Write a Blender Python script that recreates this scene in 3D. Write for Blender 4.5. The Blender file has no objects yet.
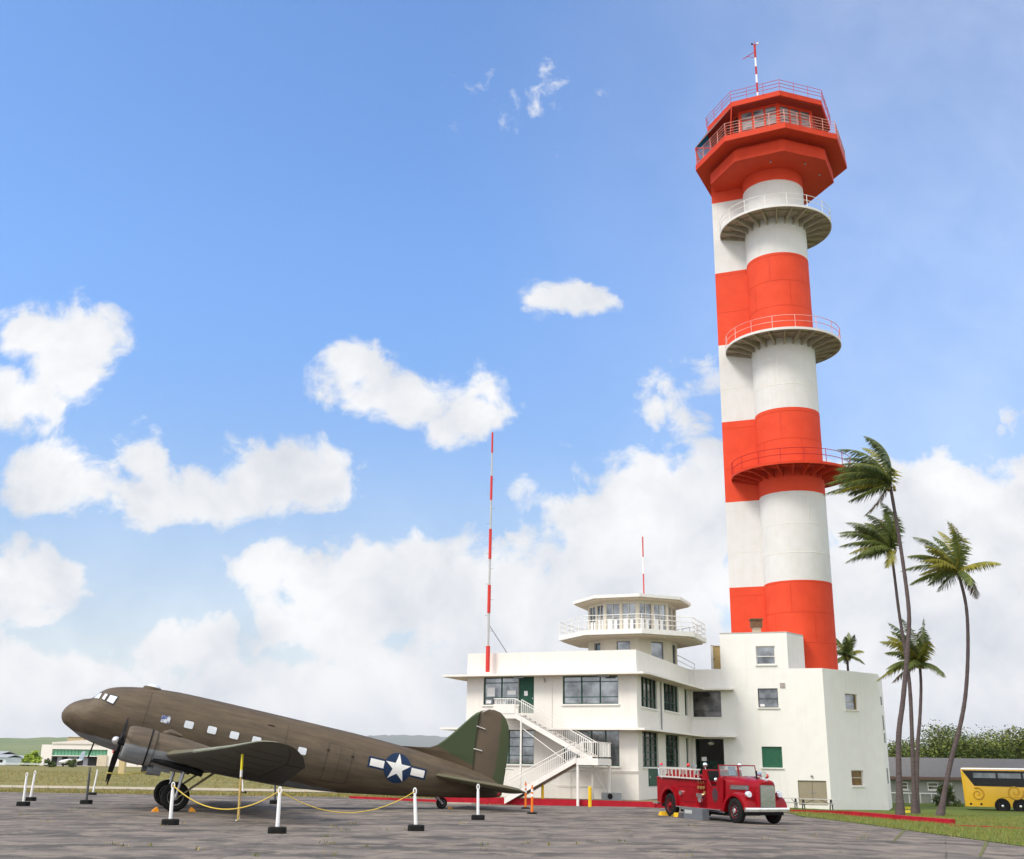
import bpy, bmesh, math, random
from mathutils import Vector, Matrix
R_ = math.radians
SC = bpy.context.scene
COL = SC.collection
random.seed(7)

# ---------------------------------------------------------------- camera
FPX, HEYE = 1080.0, 2.0
TH = math.atan((765.0 - 429.5) / FPX)
RO = math.atan(.015)
vX = Vector((1, 0, 0)); vF = Vector((0, math.cos(TH), math.sin(TH))); vU = Vector((0, -math.sin(TH), math.cos(TH)))
vR = vX * math.cos(RO) + vU * math.sin(RO); vV = vU * math.cos(RO) - vX * math.sin(RO)
cd = bpy.data.cameras.new('camera'); cam = bpy.data.objects.new('camera', cd); COL.objects.link(cam)
cd.sensor_fit = 'HORIZONTAL'; cd.sensor_width = 36; cd.lens = 36 * FPX / 1024
cd.clip_start = .2; cd.clip_end = 60000
M = Matrix((vR, vV, -vF)).transposed().to_4x4(); M.translation = Vector((0, 0, HEYE)); cam.matrix_world = M
SC.camera = cam
def ray(px, py): return vR * ((px - 512) / FPX) + vV * ((429.5 - py) / FPX) + vF
def at(px, py, Y):
    d = ray(px, py); return Vector((0, 0, HEYE)) + d * (Y / d.y)
def atz(px, py, Z):
    d = ray(px, py); return Vector((0, 0, HEYE)) + d * ((Z - HEYE) / d.z)
def onplane(px, py, P, D):
    """distance along D and height of the pixel's ray on the vertical plane through P along D"""
    d = ray(px, py); t = (P[0] * -D[1] + P[1] * D[0]) / (d.x * -D[1] + d.y * D[0])
    q = Vector((0, 0, HEYE)) + d * t
    return (q.x - P[0]) * D[0] + (q.y - P[1]) * D[1], q.z

# ---------------------------------------------------------------- world, sun, exposure
SUN_AZ = (-.80, -.60); SUN_EL = R_(48)
w = bpy.data.worlds.new('World'); SC.world = w; w.use_nodes = True
nt = w.node_tree; N, Lk = nt.nodes, nt.links; N.clear()
def nd(t, **k):
    n = N.new(t)
    for a, b in k.items(): setattr(n, a, b)
    return n
def mth(op, a, b=None, c=None, clamp=False):
    n = nd('ShaderNodeMath', operation=op); n.use_clamp = clamp
    for i, v in enumerate((a, b, c)):
        if v is None: continue
        if isinstance(v, (int, float)): n.inputs[i].default_value = v
        else: Lk.new(v, n.inputs[i])
    return n.outputs[0]
sky = nd('ShaderNodeTexSky', sky_type='NISHITA'); sky.sun_disc = False
sky.sun_elevation = SUN_EL; sky.sun_rotation = math.atan2(SUN_AZ[0], SUN_AZ[1])
sky.air_density = 1.0; sky.dust_density = .6; sky.ozone_density = 1.0
tc = nd('ShaderNodeTexCoord')
sep = nd('ShaderNodeSeparateXYZ'); Lk.new(tc.outputs['Generated'], sep.inputs[0])
ay = mth('MAXIMUM', mth('ABSOLUTE', sep.outputs[1]), .04)
cu = mth('DIVIDE', sep.outputs[0], ay); cw = mth('DIVIDE', sep.outputs[2], ay)
cmb = nd('ShaderNodeCombineXYZ'); Lk.new(cu, cmb.inputs[0]); Lk.new(cw, cmb.inputs[1])
def noise(vec, sc, det=6, rough=.55, dist=0):
    n = nd('ShaderNodeTexNoise'); n.inputs['Scale'].default_value = sc; n.inputs['Detail'].default_value = det
    n.inputs['Roughness'].default_value = rough; n.inputs['Distortion'].default_value = dist; Lk.new(vec, n.inputs['Vector']); return n
n1 = noise(cmb.outputs[0], 9, 3, .5)
wsub = nd('ShaderNodeVectorMath', operation='SUBTRACT'); Lk.new(n1.outputs['Color'], wsub.inputs[0]); wsub.inputs[1].default_value = (.5, .5, .5)
wsc = nd('ShaderNodeVectorMath', operation='MULTIPLY'); Lk.new(wsub.outputs[0], wsc.inputs[0]); wsc.inputs[1].default_value = (.13, .085, 0)
wadd = nd('ShaderNodeVectorMath', operation='ADD'); Lk.new(cmb.outputs[0], wadd.inputs[0]); Lk.new(wsc.outputs[0], wadd.inputs[1])
# cumulus clouds: centre and size of each puff, given where it stands in the sky
PUFFS = [(55, 322, 52, 30, .8), (88, 352, 34, 48, .85), (18, 392, 42, 36, .8),
 (362, 368, 38, 30, .75), (415, 392, 50, 28, .8), (468, 408, 44, 38, .8),
 (290, 470, 74, 46, 1.0), (235, 492, 55, 34, .8), (160, 486, 48, 38, .75), (64, 478, 66, 34, .85), (146, 452, 34, 26, .6), (110, 482, 50, 26, .55), (205, 478, 46, 26, .6),
 (26, 583, 72, 38, 1.0), (540, 500, 34, 22, .4), (563, 303, 48, 20, .95), (548, 104, 30, 15, .12), (690, 392, 46, 24, .42),
 (420, 590, 170, 52, 1.2), (345, 618, 95, 44, 1.0), (505, 610, 130, 60, 1.2), (640, 560, 120, 95, 1.2), (690, 500, 80, 62, 1.1),
 (585, 520, 60, 40, .7), (700, 450, 40, 40, .55), (930, 520, 190, 58, 1.2), (1010, 500, 90, 42, 1.0), (880, 610, 180, 90, 1.3), (1005, 416, 30, 14, .45),
 (190, 640, 70, 24, .8), (90, 668, 60, 18, .6), (300, 706, 420, 50, 1.4), (760, 700, 420, 80, 1.5), (1100, 640, 220, 110, 1.4), (-60, 700, 200, 70, 1.3)]
acc = None
for (px, py, rx, ry, st) in PUFFS:
    d = ray(px, py); u, ww = d.x / d.y, d.z / d.y
    d2 = ray(px + rx, py); d3 = ray(px, py - ry)
    a = abs(d2.x / d2.y - u); b = abs(d3.z / d3.y - ww)
    s = nd('ShaderNodeVectorMath', operation='SUBTRACT'); Lk.new(wadd.outputs[0], s.inputs[0]); s.inputs[1].default_value = (u, ww, 0)
    m_ = nd('ShaderNodeVectorMath', operation='MULTIPLY'); Lk.new(s.outputs[0], m_.inputs[0]); m_.inputs[1].default_value = (1 / a, 1 / b, 0)
    l_ = nd('ShaderNodeVectorMath', operation='LENGTH'); Lk.new(m_.outputs[0], l_.inputs[0])
    f = mth('MULTIPLY', mth('SUBTRACT', 1.25, l_.outputs['Value']), st)
    acc = f if acc is None else mth('SMOOTH_MAX', acc, f, .12)
acc = mth('MAXIMUM', acc, -.6)
n2 = noise(cmb.outputs[0], 19, 10, .62, .3)
n3 = noise(cmb.outputs[0], 5, 5, .55)
dens = mth('ADD', acc, mth('MULTIPLY', mth('SUBTRACT', n2.outputs[0], .5), 2.3))
mr = nd('ShaderNodeMapRange', interpolation_type='SMOOTHSTEP'); Lk.new(dens, mr.inputs[0]); mr.inputs[1].default_value = .0; mr.inputs[2].default_value = .55
# thin veil toward the horizon
veil = nd('ShaderNodeMapRange', interpolation_type='SMOOTHSTEP'); Lk.new(cw, veil.inputs[0]); veil.inputs[1].default_value = .46; veil.inputs[2].default_value = -.02; veil.inputs[3].default_value = .0; veil.inputs[4].default_value = .84
one = mth('MAXIMUM', mr.outputs[0], mth('MULTIPLY', veil.outputs[0], veil.outputs[0]), clamp=True)
# thin high haze that thickens to the right
hv = nd('ShaderNodeMapRange', interpolation_type='SMOOTHSTEP'); Lk.new(cu, hv.inputs[0]); hv.inputs[1].default_value = -.12; hv.inputs[2].default_value = .55; hv.inputs[4].default_value = .27
n6 = noise(cmb.outputs[0], 2.5, 6, .6)
one = mth('MAXIMUM', one, mth('MULTIPLY', hv.outputs[0], mth('ADD', .6, mth('MULTIPLY', n6.outputs[0], .8))), clamp=True)
# brighter tops, greyer bases
n4 = noise(cmb.outputs[0], 11, 6, .6, .3)
shade = nd('ShaderNodeMapRange'); Lk.new(mth('ADD', mth('MULTIPLY', n4.outputs[0], .7), mth('MULTIPLY', n3.outputs[0], .5)), shade.inputs[0]); shade.inputs[1].default_value = .42; shade.inputs[2].default_value = .72
cc = nd('ShaderNodeMix', data_type='RGBA'); Lk.new(shade.outputs[0], cc.inputs[0])
FILL_CLOUD = (7.2, 7.25, 7.4, 1)
CLOUD_LO, CLOUD_HI = (3.45, 3.62, 3.95, 1), (5.1, 5.12, 5.15, 1)
cc.inputs[6].default_value = CLOUD_LO; cc.inputs[7].default_value = CLOUD_HI
skm = nd('ShaderNodeMix', data_type='RGBA', blend_type='MULTIPLY'); skm.inputs[0].default_value = 1
SKY_TINT = (.83, 1.08, 1.36, 1); LOW_TINT = (.62, .66, .72, 1)
Lk.new(sky.outputs[0], skm.inputs[6])
lowr = nd('ShaderNodeMapRange', interpolation_type='SMOOTHSTEP'); Lk.new(cw, lowr.inputs[0]); lowr.inputs[1].default_value = .55; lowr.inputs[2].default_value = .02
tm = nd('ShaderNodeMix', data_type='RGBA'); Lk.new(lowr.outputs[0], tm.inputs[0]); tm.inputs[6].default_value = SKY_TINT; tm.inputs[7].default_value = LOW_TINT
Lk.new(tm.outputs[2], skm.inputs[7])
mx = nd('ShaderNodeMix', data_type='RGBA'); Lk.new(one, mx.inputs[0]); Lk.new(skm.outputs[2], mx.inputs[6]); Lk.new(cc.outputs[2], mx.inputs[7])
# bright unseen cloud added overhead and behind the viewer to light the facades
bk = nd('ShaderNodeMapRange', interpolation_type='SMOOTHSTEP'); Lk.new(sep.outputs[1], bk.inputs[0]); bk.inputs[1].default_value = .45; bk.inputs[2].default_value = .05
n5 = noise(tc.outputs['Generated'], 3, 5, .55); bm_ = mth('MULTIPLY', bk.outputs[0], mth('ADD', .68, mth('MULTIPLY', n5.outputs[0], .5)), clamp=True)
mx2 = nd('ShaderNodeMix', data_type='RGBA'); Lk.new(bm_, mx2.inputs[0]); Lk.new(mx.outputs[2], mx2.inputs[6]); mx2.inputs[7].default_value = FILL_CLOUD
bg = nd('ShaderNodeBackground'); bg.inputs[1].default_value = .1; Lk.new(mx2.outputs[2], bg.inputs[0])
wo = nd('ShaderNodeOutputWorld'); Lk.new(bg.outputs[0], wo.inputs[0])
w.cycles.sampling_method = 'MANUAL'; w.cycles.sample_map_resolution = 512
sd = bpy.data.lights.new('sun', 'SUN'); sun = bpy.data.objects.new('sun', sd); COL.objects.link(sun)
sd.energy = 1.5; sd.angle = R_(17); sd.color = (1, .92, .82)
S = Vector((SUN_AZ[0] * math.cos(SUN_EL), SUN_AZ[1] * math.cos(SUN_EL), math.sin(SUN_EL)))
sun.rotation_euler = S.to_track_quat('Z', 'Y').to_euler(); sun.location = (-20, -20, 60)
SC.view_settings.view_transform = 'Standard'; SC.view_settings.look = 'None'; SC.view_settings.gamma = 1
SC.view_settings.exposure = 1.0

# ---------------------------------------------------------------- materials
def mat(name, c, rough=.7, metal=0, var=.12, scale=3, bump=0, spec=None, c2=None, stretch=(1, 1, 1), trans=0, detail=5, emit=None, coat=0, contrast=.25):
    m = bpy.data.materials.new(name); m.use_nodes = True; t = m.node_tree; b = t.nodes['Principled BSDF']
    b.inputs['Roughness'].default_value = rough; b.inputs['Metallic'].default_value = metal
    if spec is None and rough > .42 and not metal: spec = .18
    if spec is not None: b.inputs['Specular IOR Level'].default_value = spec
    if coat: b.inputs['Coat Weight'].default_value = coat; b.inputs['Coat Roughness'].default_value = .08
    if trans: b.inputs['Transmission Weight'].default_value = trans
    tcn = t.nodes.new('ShaderNodeTexCoord'); mp = t.nodes.new('ShaderNodeMapping'); mp.inputs['Scale'].default_value = stretch
    t.links.new(tcn.outputs['Object'], mp.inputs[0])
    no = t.nodes.new('ShaderNodeTexNoise'); no.inputs['Scale'].default_value = scale; no.inputs['Detail'].default_value = detail; no.inputs['Roughness'].default_value = .6
    t.links.new(mp.outputs[0], no.inputs['Vector'])
    r = t.nodes.new('ShaderNodeMapRange'); r.inputs[1].default_value = .5 - contrast; r.inputs[2].default_value = .5 + contrast; t.links.new(no.outputs[0], r.inputs[0])
    x = t.nodes.new('ShaderNodeMix'); x.data_type = 'RGBA'; t.links.new(r.outputs[0], x.inputs[0])
    lo = tuple(v * (1 - var) for v in c) if c2 is None else c2
    hi = tuple(min(1, v * (1 + var)) for v in c) if c2 is None else c
    x.inputs[6].default_value = (*lo, 1); x.inputs[7].default_value = (*hi, 1)
    t.links.new(x.outputs[2], b.inputs['Base Color'])
    if bump:
        bn = t.nodes.new('ShaderNodeBump'); bn.inputs['Strength'].default_value = bump; bn.inputs['Distance'].default_value = .02
        t.links.new(no.outputs[0], bn.inputs['Height']); t.links.new(bn.outputs[0], b.inputs['Normal'])
    return m
def chain(m):
    t = m.node_tree; b = t.nodes['Principled BSDF']; return t, b, b.inputs['Base Color'].links[0].from_socket
def tn(t, ty, ins=None, **k):
    n = t.nodes.new(ty)
    for a, v in k.items(): setattr(n, a, v)
    for i, v in (ins or {}).items():
        if hasattr(v, 'node'): t.links.new(v, n.inputs[i])
        else: n.inputs[i].default_value = v
    return n

# ---------------------------------------------------------------- mesh helpers
class MB:
    def __init__(s): s.v = []; s.f = []; s.m = []
    def add(s, vs, fs, mi=0):
        o = len(s.v); s.v += [tuple(v) for v in vs]; s.f += [tuple(i + o for i in f) for f in fs]; s.m += [mi] * len(fs); return s
    def ob(s, c, ax, ay, az, mi=0):
        c, ax, ay, az = map(Vector, (c, ax, ay, az))
        vs = [c + ax * i + ay * j + az * k for i in (-1, 1) for j in (-1, 1) for k in (-1, 1)]
        fs = [(0, 1, 3, 2), (4, 6, 7, 5), (0, 4, 5, 1), (2, 3, 7, 6), (0, 2, 6, 4), (1, 5, 7, 3)]
        return s.add(vs, fs, mi)
    def box(s, x0, x1, y0, y1, z0, z1, mi=0):
        return s.ob(((x0 + x1) / 2, (y0 + y1) / 2, (z0 + z1) / 2), ((x1 - x0) / 2, 0, 0), (0, (y1 - y0) / 2, 0), (0, 0, (z1 - z0) / 2), mi)
    def tube(s, pts, r, n=8, mi=0, cap=True):
        pts = [Vector(p) for p in pts]; rs = r if isinstance(r, (list, tuple)) else [r] * len(pts)
        o = len(s.v); up = None
        for i, p in enumerate(pts):
            d = (pts[min(i + 1, len(pts) - 1)] - pts[max(i - 1, 0)]).normalized()
            if up is None: up = d.orthogonal().normalized()
            up = (up - d * up.dot(d)).normalized(); q = d.cross(up)
            for k in range(n):
                a = 2 * math.pi * k / n; s.v.append(tuple(p + (up * math.cos(a) + q * math.sin(a)) * rs[i]))
        fs = []
        for i in range(len(pts) - 1):
            for k in range(n): fs.append((o + i * n + k, o + i * n + (k + 1) % n, o + (i + 1) * n + (k + 1) % n, o + (i + 1) * n + k))
        if cap: fs.append(tuple(o + k for k in range(n))[::-1]); fs.append(tuple(o + (len(pts) - 1) * n + k for k in range(n)))
        s.f += fs; s.m += [mi] * len(fs); return s
    def loft(s, rings, mi=0, cap=True, closed=True):
        n = len(rings[0]); o = len(s.v)
        for rg in rings: s.v += [tuple(v) for v in rg]
        fs = []
        for i in range(len(rings) - 1):
            for k in range(n if closed else n - 1): fs.append((o + i * n + k, o + i * n + (k + 1) % n, o + (i + 1) * n + (k + 1) % n, o + (i + 1) * n + k))
        if cap: fs.append(tuple(o + k for k in range(n))[::-1]); fs.append(tuple(o + (len(rings) - 1) * n + k for k in range(n)))
        s.f += fs; s.m += [mi] * len(fs); return s
    def prism(s, poly, z0, z1, mi=0):
        return s.loft([[(x, y, z0) for x, y in poly], [(x, y, z1) for x, y in poly]], mi)
    def disc(s, c, ax, r, h, n=20, mi=0):
        c = Vector(c); ax = Vector(ax).normalized(); return s.tube([c - ax * h / 2, c + ax * h / 2], r, n, mi)
    def sphere(s, c, r, n=12, mi=0, sc=(1, 1, 1), half=False):
        rings = []; m = n // 2
        for i in range(m + 1):
            a = -math.pi / 2 + math.pi * i / m
            if half: a = math.pi / 2 * i / m
            rr = max(math.cos(a), .002)
            rings.append([(c[0] + r * sc[0] * rr * math.cos(2 * math.pi * k / n), c[1] + r * sc[1] * rr * math.sin(2 * math.pi * k / n), c[2] + r * sc[2] * math.sin(a)) for k in range(n)])
        return s.loft(rings, mi)
    def lathe(s, prof, c, ax='z', n=24, mi=0, a0=0, a1=2 * math.pi, cap=False):
        full = abs(a1 - a0 - 2 * math.pi) < 1e-6; k_ = n if full else n + 1; rings = []
        for k in range(k_):
            a = a0 + (a1 - a0) * k / n; rg = []
            for r, h in prof:
                p = {'z': (r * math.cos(a), r * math.sin(a), h), 'x': (h, r * math.cos(a), r * math.sin(a)), 'y': (r * math.cos(a), h, r * math.sin(a))}[ax]
                rg.append((c[0] + p[0], c[1] + p[1], c[2] + p[2]))
            rings.append(rg)
        if full: rings.append(rings[0])
        return s.loft(rings, mi, cap=cap and not full, closed=False)
    def build(s, name, mats, parent=None, smooth=None, sub=0, recalc=True):
        me = bpy.data.meshes.new(name); org = ORG.get(parent, Vector((0, 0, 0))) if parent else Vector((0, 0, 0))
        me.from_pydata([(v[0] - org.x, v[1] - org.y, v[2] - org.z) for v in s.v], [], s.f)
        for m in (mats if isinstance(mats, (list, tuple)) else [mats]): me.materials.append(m)
        for p, i in zip(me.polygons, s.m): p.material_index = i
        if recalc or smooth is not None:
            bm = bmesh.new(); bm.from_mesh(me)
            if smooth is not None: bmesh.ops.remove_doubles(bm, verts=bm.verts, dist=1e-5)
            if recalc: bmesh.ops.recalc_face_normals(bm, faces=bm.faces)
            bm.to_mesh(me); bm.free()
        if smooth is not None:
            me.shade_smooth(); me.set_sharp_from_angle(angle=R_(smooth))
        o = bpy.data.objects.new(name, me); COL.objects.link(o)
        if parent: o.parent = parent; ORG[o] = org
        return o
ORG = {}
def tag(o, label=None, cat=None, group=None, kind=None):
    if label: o['label'] = label
    if cat: o['category'] = cat
    if group: o['group'] = group
    if kind: o['kind'] = kind
    return o
def thing(name, label, cat, loc=(0, 0, 0), group=None, local=False, rot=None):
    o = bpy.data.objects.new(name, None); COL.objects.link(o); o.location = loc; o.empty_display_size = .3
    if rot: o.rotation_euler = rot
    ORG[o] = Vector((0, 0, 0)) if local else Vector(loc)
    return tag(o, label, cat, group)
def copy_tree(o, parent=None):
    c = o.copy(); COL.objects.link(c); c.parent = parent
    for ch in list(o.children): copy_tree(ch, c)
    return c
def V3(p, z): return Vector((p[0], p[1], z))
# ---------------------------------------------------------------- common materials
def mst(name, c, c2, rough=.8, scale=1.2, streak=.13, **k):
    """painted wall: faint cloudy tone and vertical rain streaks"""
    m = mat(name, c, rough, c2=c2, scale=scale, detail=7, **k); t, b, src = chain(m)
    tcn = tn(t, 'ShaderNodeTexCoord'); mp = tn(t, 'ShaderNodeMapping', {0: tcn.outputs['Object']}); mp.inputs['Scale'].default_value = (1.6, 1.6, .10)
    no = tn(t, 'ShaderNodeTexNoise', {'Vector': mp.outputs[0], 'Scale': 2.2, 'Detail': 6.0})
    r = tn(t, 'ShaderNodeMapRange', {0: no.outputs[0], 1: .50, 2: .80, 3: 0.0, 4: streak * 1.5})
    x = tn(t, 'ShaderNodeMix', data_type='RGBA', ins={0: r.outputs[0], 6: src, 7: (c2[0] * .78, c2[1] * .72, c2[2] * .62, 1)})
    t.links.new(x.outputs[2], b.inputs['Base Color']); return m
CREAM = mst('cream_plaster', (.76, .735, .69), (.70, .675, .63))
WHITE = mst('white_plaster', (.80, .775, .72), (.74, .715, .66))
TRIM = mat('trim_white', (.76, .74, .70), .6, var=.05)
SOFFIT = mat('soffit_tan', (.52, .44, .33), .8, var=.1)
DGREEN = mat('dark_green_paint', (.022, .080, .055), .5)
GREEN = mat('green_shutter_paint', (.05, .18, .11), .6)
GLASS = mat('window_glass', (.34, .36, .38), .07, .65, scale=.9, spec=.9, c2=(.10, .11, .12), contrast=.15)
GLASSD = mat('dark_window_glass', (.12, .115, .11), .10, .4, scale=1.1, spec=.6, c2=(.02, .02, .022), contrast=.12)
BLACK = mat('black_rubber', (.010, .010, .010), .75, var=.3, scale=8)
DARK = mat('dark_interior', (.02, .02, .02), .9)
STEEL = mat('grey_steel', (.42, .43, .44), .4, .6)
GREYM = mat('grey_paint', (.30, .31, .32), .6)
RAILW = mat('white_rail_paint', (.76, .74, .70), .5, var=.06)
REDP = mat('red_rail_paint', (.42, .02, .02), .5)
KERBRED = mat('red_kerb_paint', (.36, .010, .022), .7, var=.25, scale=2)
YEL = mat('yellow_paint', (.80, .50, .02), .5, var=.12)
ORG_ = mat('orange_plastic', (.85, .20, .02), .45, var=.08)
WPL = mat('white_plastic', (.80, .80, .80), .45, var=.04)
ROPE = mat('yellow_rope', (.62, .45, .08), .8)
def gz(x, y):
    a = min(1, max(0, (y - 58) / 16)); a = a * a * (3 - 2 * a)
    s = min(1, max(0, (x - 7) / 24))
    return -.5 * a - .55 * s
HAZE = 4.5e-5
# ---------------------------------------------------------------- ground
def sheet(poly, off, step=4.0, name='x', m=None, label=None, edge=0):
    bm = bmesh.new(); xs = [p[0] for p in poly]; ys = [p[1] for p in poly]
    f = bm.faces.new([bm.verts.new((p[0], p[1], 0)) for p in poly])
    def cut(co, no):
        bmesh.ops.bisect_plane(bm, geom=bm.verts[:] + bm.edges[:] + bm.faces[:], plane_co=co, plane_no=no, dist=1e-5)
    for x in [7 + 2 * i for i in range(13)]:
        if min(xs) < x < max(xs): cut((x, 0, 0), (1, 0, 0))
    for y in [58 + 2 * i for i in range(9)]:
        if min(ys) < y < max(ys): cut((0, y, 0), (0, 1, 0))
    for v in bm.verts: v.co.z = gz(v.co.x, v.co.y) + off
    bmesh.ops.triangulate(bm, faces=bm.faces)
    bmesh.ops.recalc_face_normals(bm, faces=bm.faces)
    me = bpy.data.meshes.new(name); bm.to_mesh(me); bm.free(); me.materials.append(m)
    if me.polygons[0].normal.z < 0: me.flip_normals()
    o = bpy.data.objects.new(name, me); COL.objects.link(o); return tag(o, kind='structure')
# dry field
def grassmat(name, a, b_, c_, sc=.35, fine=9):
    m = mat(name, a, .95, c2=b_, scale=sc, detail=8, spec=.1, contrast=.16); t, b, src = chain(m)
    tcn = tn(t, 'ShaderNodeTexCoord')
    n = tn(t, 'ShaderNodeTexNoise', {'Vector': tcn.outputs['Object'], 'Scale': fine, 'Detail': 5.0, 'Roughness': .7})
    r = tn(t, 'ShaderNodeMapRange', {0: n.outputs[0], 1: .45, 2: .68})
    x = tn(t, 'ShaderNodeMix', data_type='RGBA', ins={0: r.outputs[0], 6: src, 7: (*c_, 1)})
    t.links.new(x.outputs[2], b.inputs['Base Color'])
    bp = tn(t, 'ShaderNodeBump', {'Height': n.outputs[0], 'Strength': .6, 'Distance': .08}); t.links.new(bp.outputs[0], b.inputs['Normal'])
    return m
FIELD = grassmat('dry_grass_ground', (.21, .18, .06), (.12, .125, .035), (.28, .23, .11), .12, 1.5)
LAWN = grassmat('lawn_grass', (.12, .17, .035), (.07, .12, .022), (.20, .20, .06), .5, 9)
sheet([(-9000, -200), (9000, -200), (9000, 16000), (-9000, 16000)], -.03, name='ground', m=FIELD)
# concrete apron: weathered grey brown slabs, faint joints, long tyre and water streaks
AP = mat('weathered_concrete_apron', (.180, .153, .130), .9, c2=(.080, .071, .062), scale=.6, stretch=(.35, 1, 1), detail=12, contrast=.09, spec=.3)
t, b, src = chain(AP)
tcn = tn(t, 'ShaderNodeTexCoord')
n2_ = tn(t, 'ShaderNodeTexNoise', {'Vector': tcn.outputs['Object'], 'Scale': .9, 'Detail': 9.0, 'Roughness': .65})
r2_ = tn(t, 'ShaderNodeMapRange', {0: n2_.outputs[0], 1: .49, 2: .58, 3: 0.0, 4: .75})
x1 = tn(t, 'ShaderNodeMix', data_type='RGBA', ins={0: r2_.outputs[0], 6: src, 7: (.25, .206, .163, 1)})
n3_ = tn(t, 'ShaderNodeTexNoise', {'Vector': tcn.outputs['Object'], 'Scale': 24.0, 'Detail': 4.0, 'Roughness': .7})
r3_ = tn(t, 'ShaderNodeMapRange', {0: n3_.outputs[0], 1: .3, 2: .7, 3: .72, 4: 1.25})
x2 = tn(t, 'ShaderNodeMix', data_type='RGBA', blend_type='MULTIPLY', ins={0: 1.0, 6: x1.outputs[2], 7: r3_.outputs[0]})
# joints with weeds
mpj = tn(t, 'ShaderNodeMapping', {0: tcn.outputs['Object']}); mpj.inputs['Rotation'].default_value = (0, 0, R_(21))
wv = tn(t, 'ShaderNodeTexNoise', {'Vector': tcn.outputs['Object'], 'Scale': 1.4, 'Detail': 4.0})
vm = tn(t, 'ShaderNodeVectorMath', operation='MULTIPLY_ADD', ins={0: wv.outputs['Color'], 1: (.14, .14, 0), 2: mpj.outputs[0]})
br = tn(t, 'ShaderNodeTexBrick', {'Vector': vm.outputs[0], 'Scale': 1.0, 'Mortar Size': .035, 'Mortar Smooth': .5, 'Brick Width': 6.1, 'Row Height': 6.1, 'Color1': (0, 0, 0, 1), 'Color2': (0, 0, 0, 1), 'Mortar': (1, 1, 1, 1)}); br.offset = 0
wn = tn(t, 'ShaderNodeTexNoise', {'Vector': tcn.outputs['Object'], 'Scale': .35, 'Detail': 6.0})
wr = tn(t, 'ShaderNodeMapRange', {0: wn.outputs[0], 1: .42, 2: .6, 3: .12, 4: .9})
jm = tn(t, 'ShaderNodeMath', operation='MULTIPLY', ins={0: br.outputs['Color'], 1: wr.outputs[0]})
x3 = tn(t, 'ShaderNodeMix', data_type='RGBA', ins={0: jm.outputs[0], 6: x2.outputs[2], 7: (.045, .045, .03, 1)})
# isolated weed tufts and oil stains
sn = tn(t, 'ShaderNodeTexNoise', {'Vector': tcn.outputs['Object'], 'Scale': .8, 'Detail': 7.0, 'Roughness': .7, 'Distortion': .6})
sr = tn(t, 'ShaderNodeMapRange', {0: sn.outputs[0], 1: .64, 2: .70, 3: 0.0, 4: .8})
x4 = tn(t, 'ShaderNodeMix', data_type='RGBA', ins={0: sr.outputs[0], 6: x3.outputs[2], 7: (.05, .048, .036, 1)})
vo = tn(t, 'ShaderNodeTexVoronoi', {'Vector': tn(t, 'ShaderNodeVectorMath', operation='MULTIPLY_ADD', ins={0: n2_.outputs['Color'], 1: (1.6, 1.6, 0), 2: tcn.outputs['Object']}).outputs[0], 'Scale': .20}, feature='DISTANCE_TO_EDGE')
vr = tn(t, 'ShaderNodeMapRange', {0: vo.outputs['Distance'], 1: .004, 2: .010, 3: .5, 4: 0.0})
x5 = tn(t, 'ShaderNodeMix', data_type='RGBA', ins={0: vr.outputs[0], 6: x4.outputs[2], 7: (.05, .047, .04, 1)})
t.links.new(x5.outputs[2], b.inputs['Base Color'])
bp = tn(t, 'ShaderNodeBump', {'Height': n3_.outputs[0], 'Strength': .35, 'Distance': .02}); t.links.new(bp.outputs[0], b.inputs['Normal'])
g = lambda px, py: tuple(atz(px, py, gz(*atz(px, py, -.3)[:2]))[:2])
AE = 86.0
edge = [g(786, 813.5), g(800, 817), g(830, 820.5), g(880, 827), g(920, 833), g(965, 839), g(1024, 847.5)]
last = edge[-1]
KY0 = (-14.0, 77.6); KY1 = (10.5, 70.6)
sheet([(-220, -40), (60, -40), (60, last[1] - (60 - last[0]) * .55), last] + edge[::-1][1:] + [(12.5, 64), (12.3, 90), (-10, AE), (-220, AE)], .004, name='apron', m=AP)
# pale taxiway strip in the field
TW = mat('pale_taxiway', (.42, .36, .26), .9, var=.12, scale=.2, stretch=(.1, 1, 1))
sheet([(-400, 99), (-4, 99), (-4, 108), (-400, 105)], .008, name='taxiway', m=TW)
# lawn on the right
lp = [(12.6, 64.2)] + edge + [(60, last[1] - (60 - last[0]) * .55), (220, -20), (220, 134), (12.6, 134)]
sheet(lp, .03, name='lawn', m=LAWN)
# concrete path beyond the lawn edge on the right foreground
CP = mat('pale_concrete_strip', (.18, .155, .13), .9, var=.3, scale=.8, stretch=(.2, 1, 1), detail=8)
pe = []
for (x, y) in edge: pe.append((x, y))
pf = [(x - .2, y - 2.4) for x, y in edge[1:]]
sheet([edge[0]] + edge[1:] + pf[::-1], .010, name='pavement_strip', m=CP)
# joint lines across the strip
jb = MB()
for (a_, c_) in [((987, 842.6), (980, 858)), ((905, 830.5), (893, 843))]:
    p, q = g(*a_), g(*c_); p = Vector((*p, gz(*p) + .014)); q = Vector((*q, gz(*q) + .014)); dd = (q - p).normalized().cross(Vector((0, 0, 1))) * .06
    jb.add([p - dd, p + dd, q + dd * .6, q - dd * .6], [(0, 1, 2, 3)])
tag(jb.build('pavement_joint', mat('joint_weeds', (.13, .13, .05), .95, var=.5, scale=6)), kind='structure')
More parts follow.
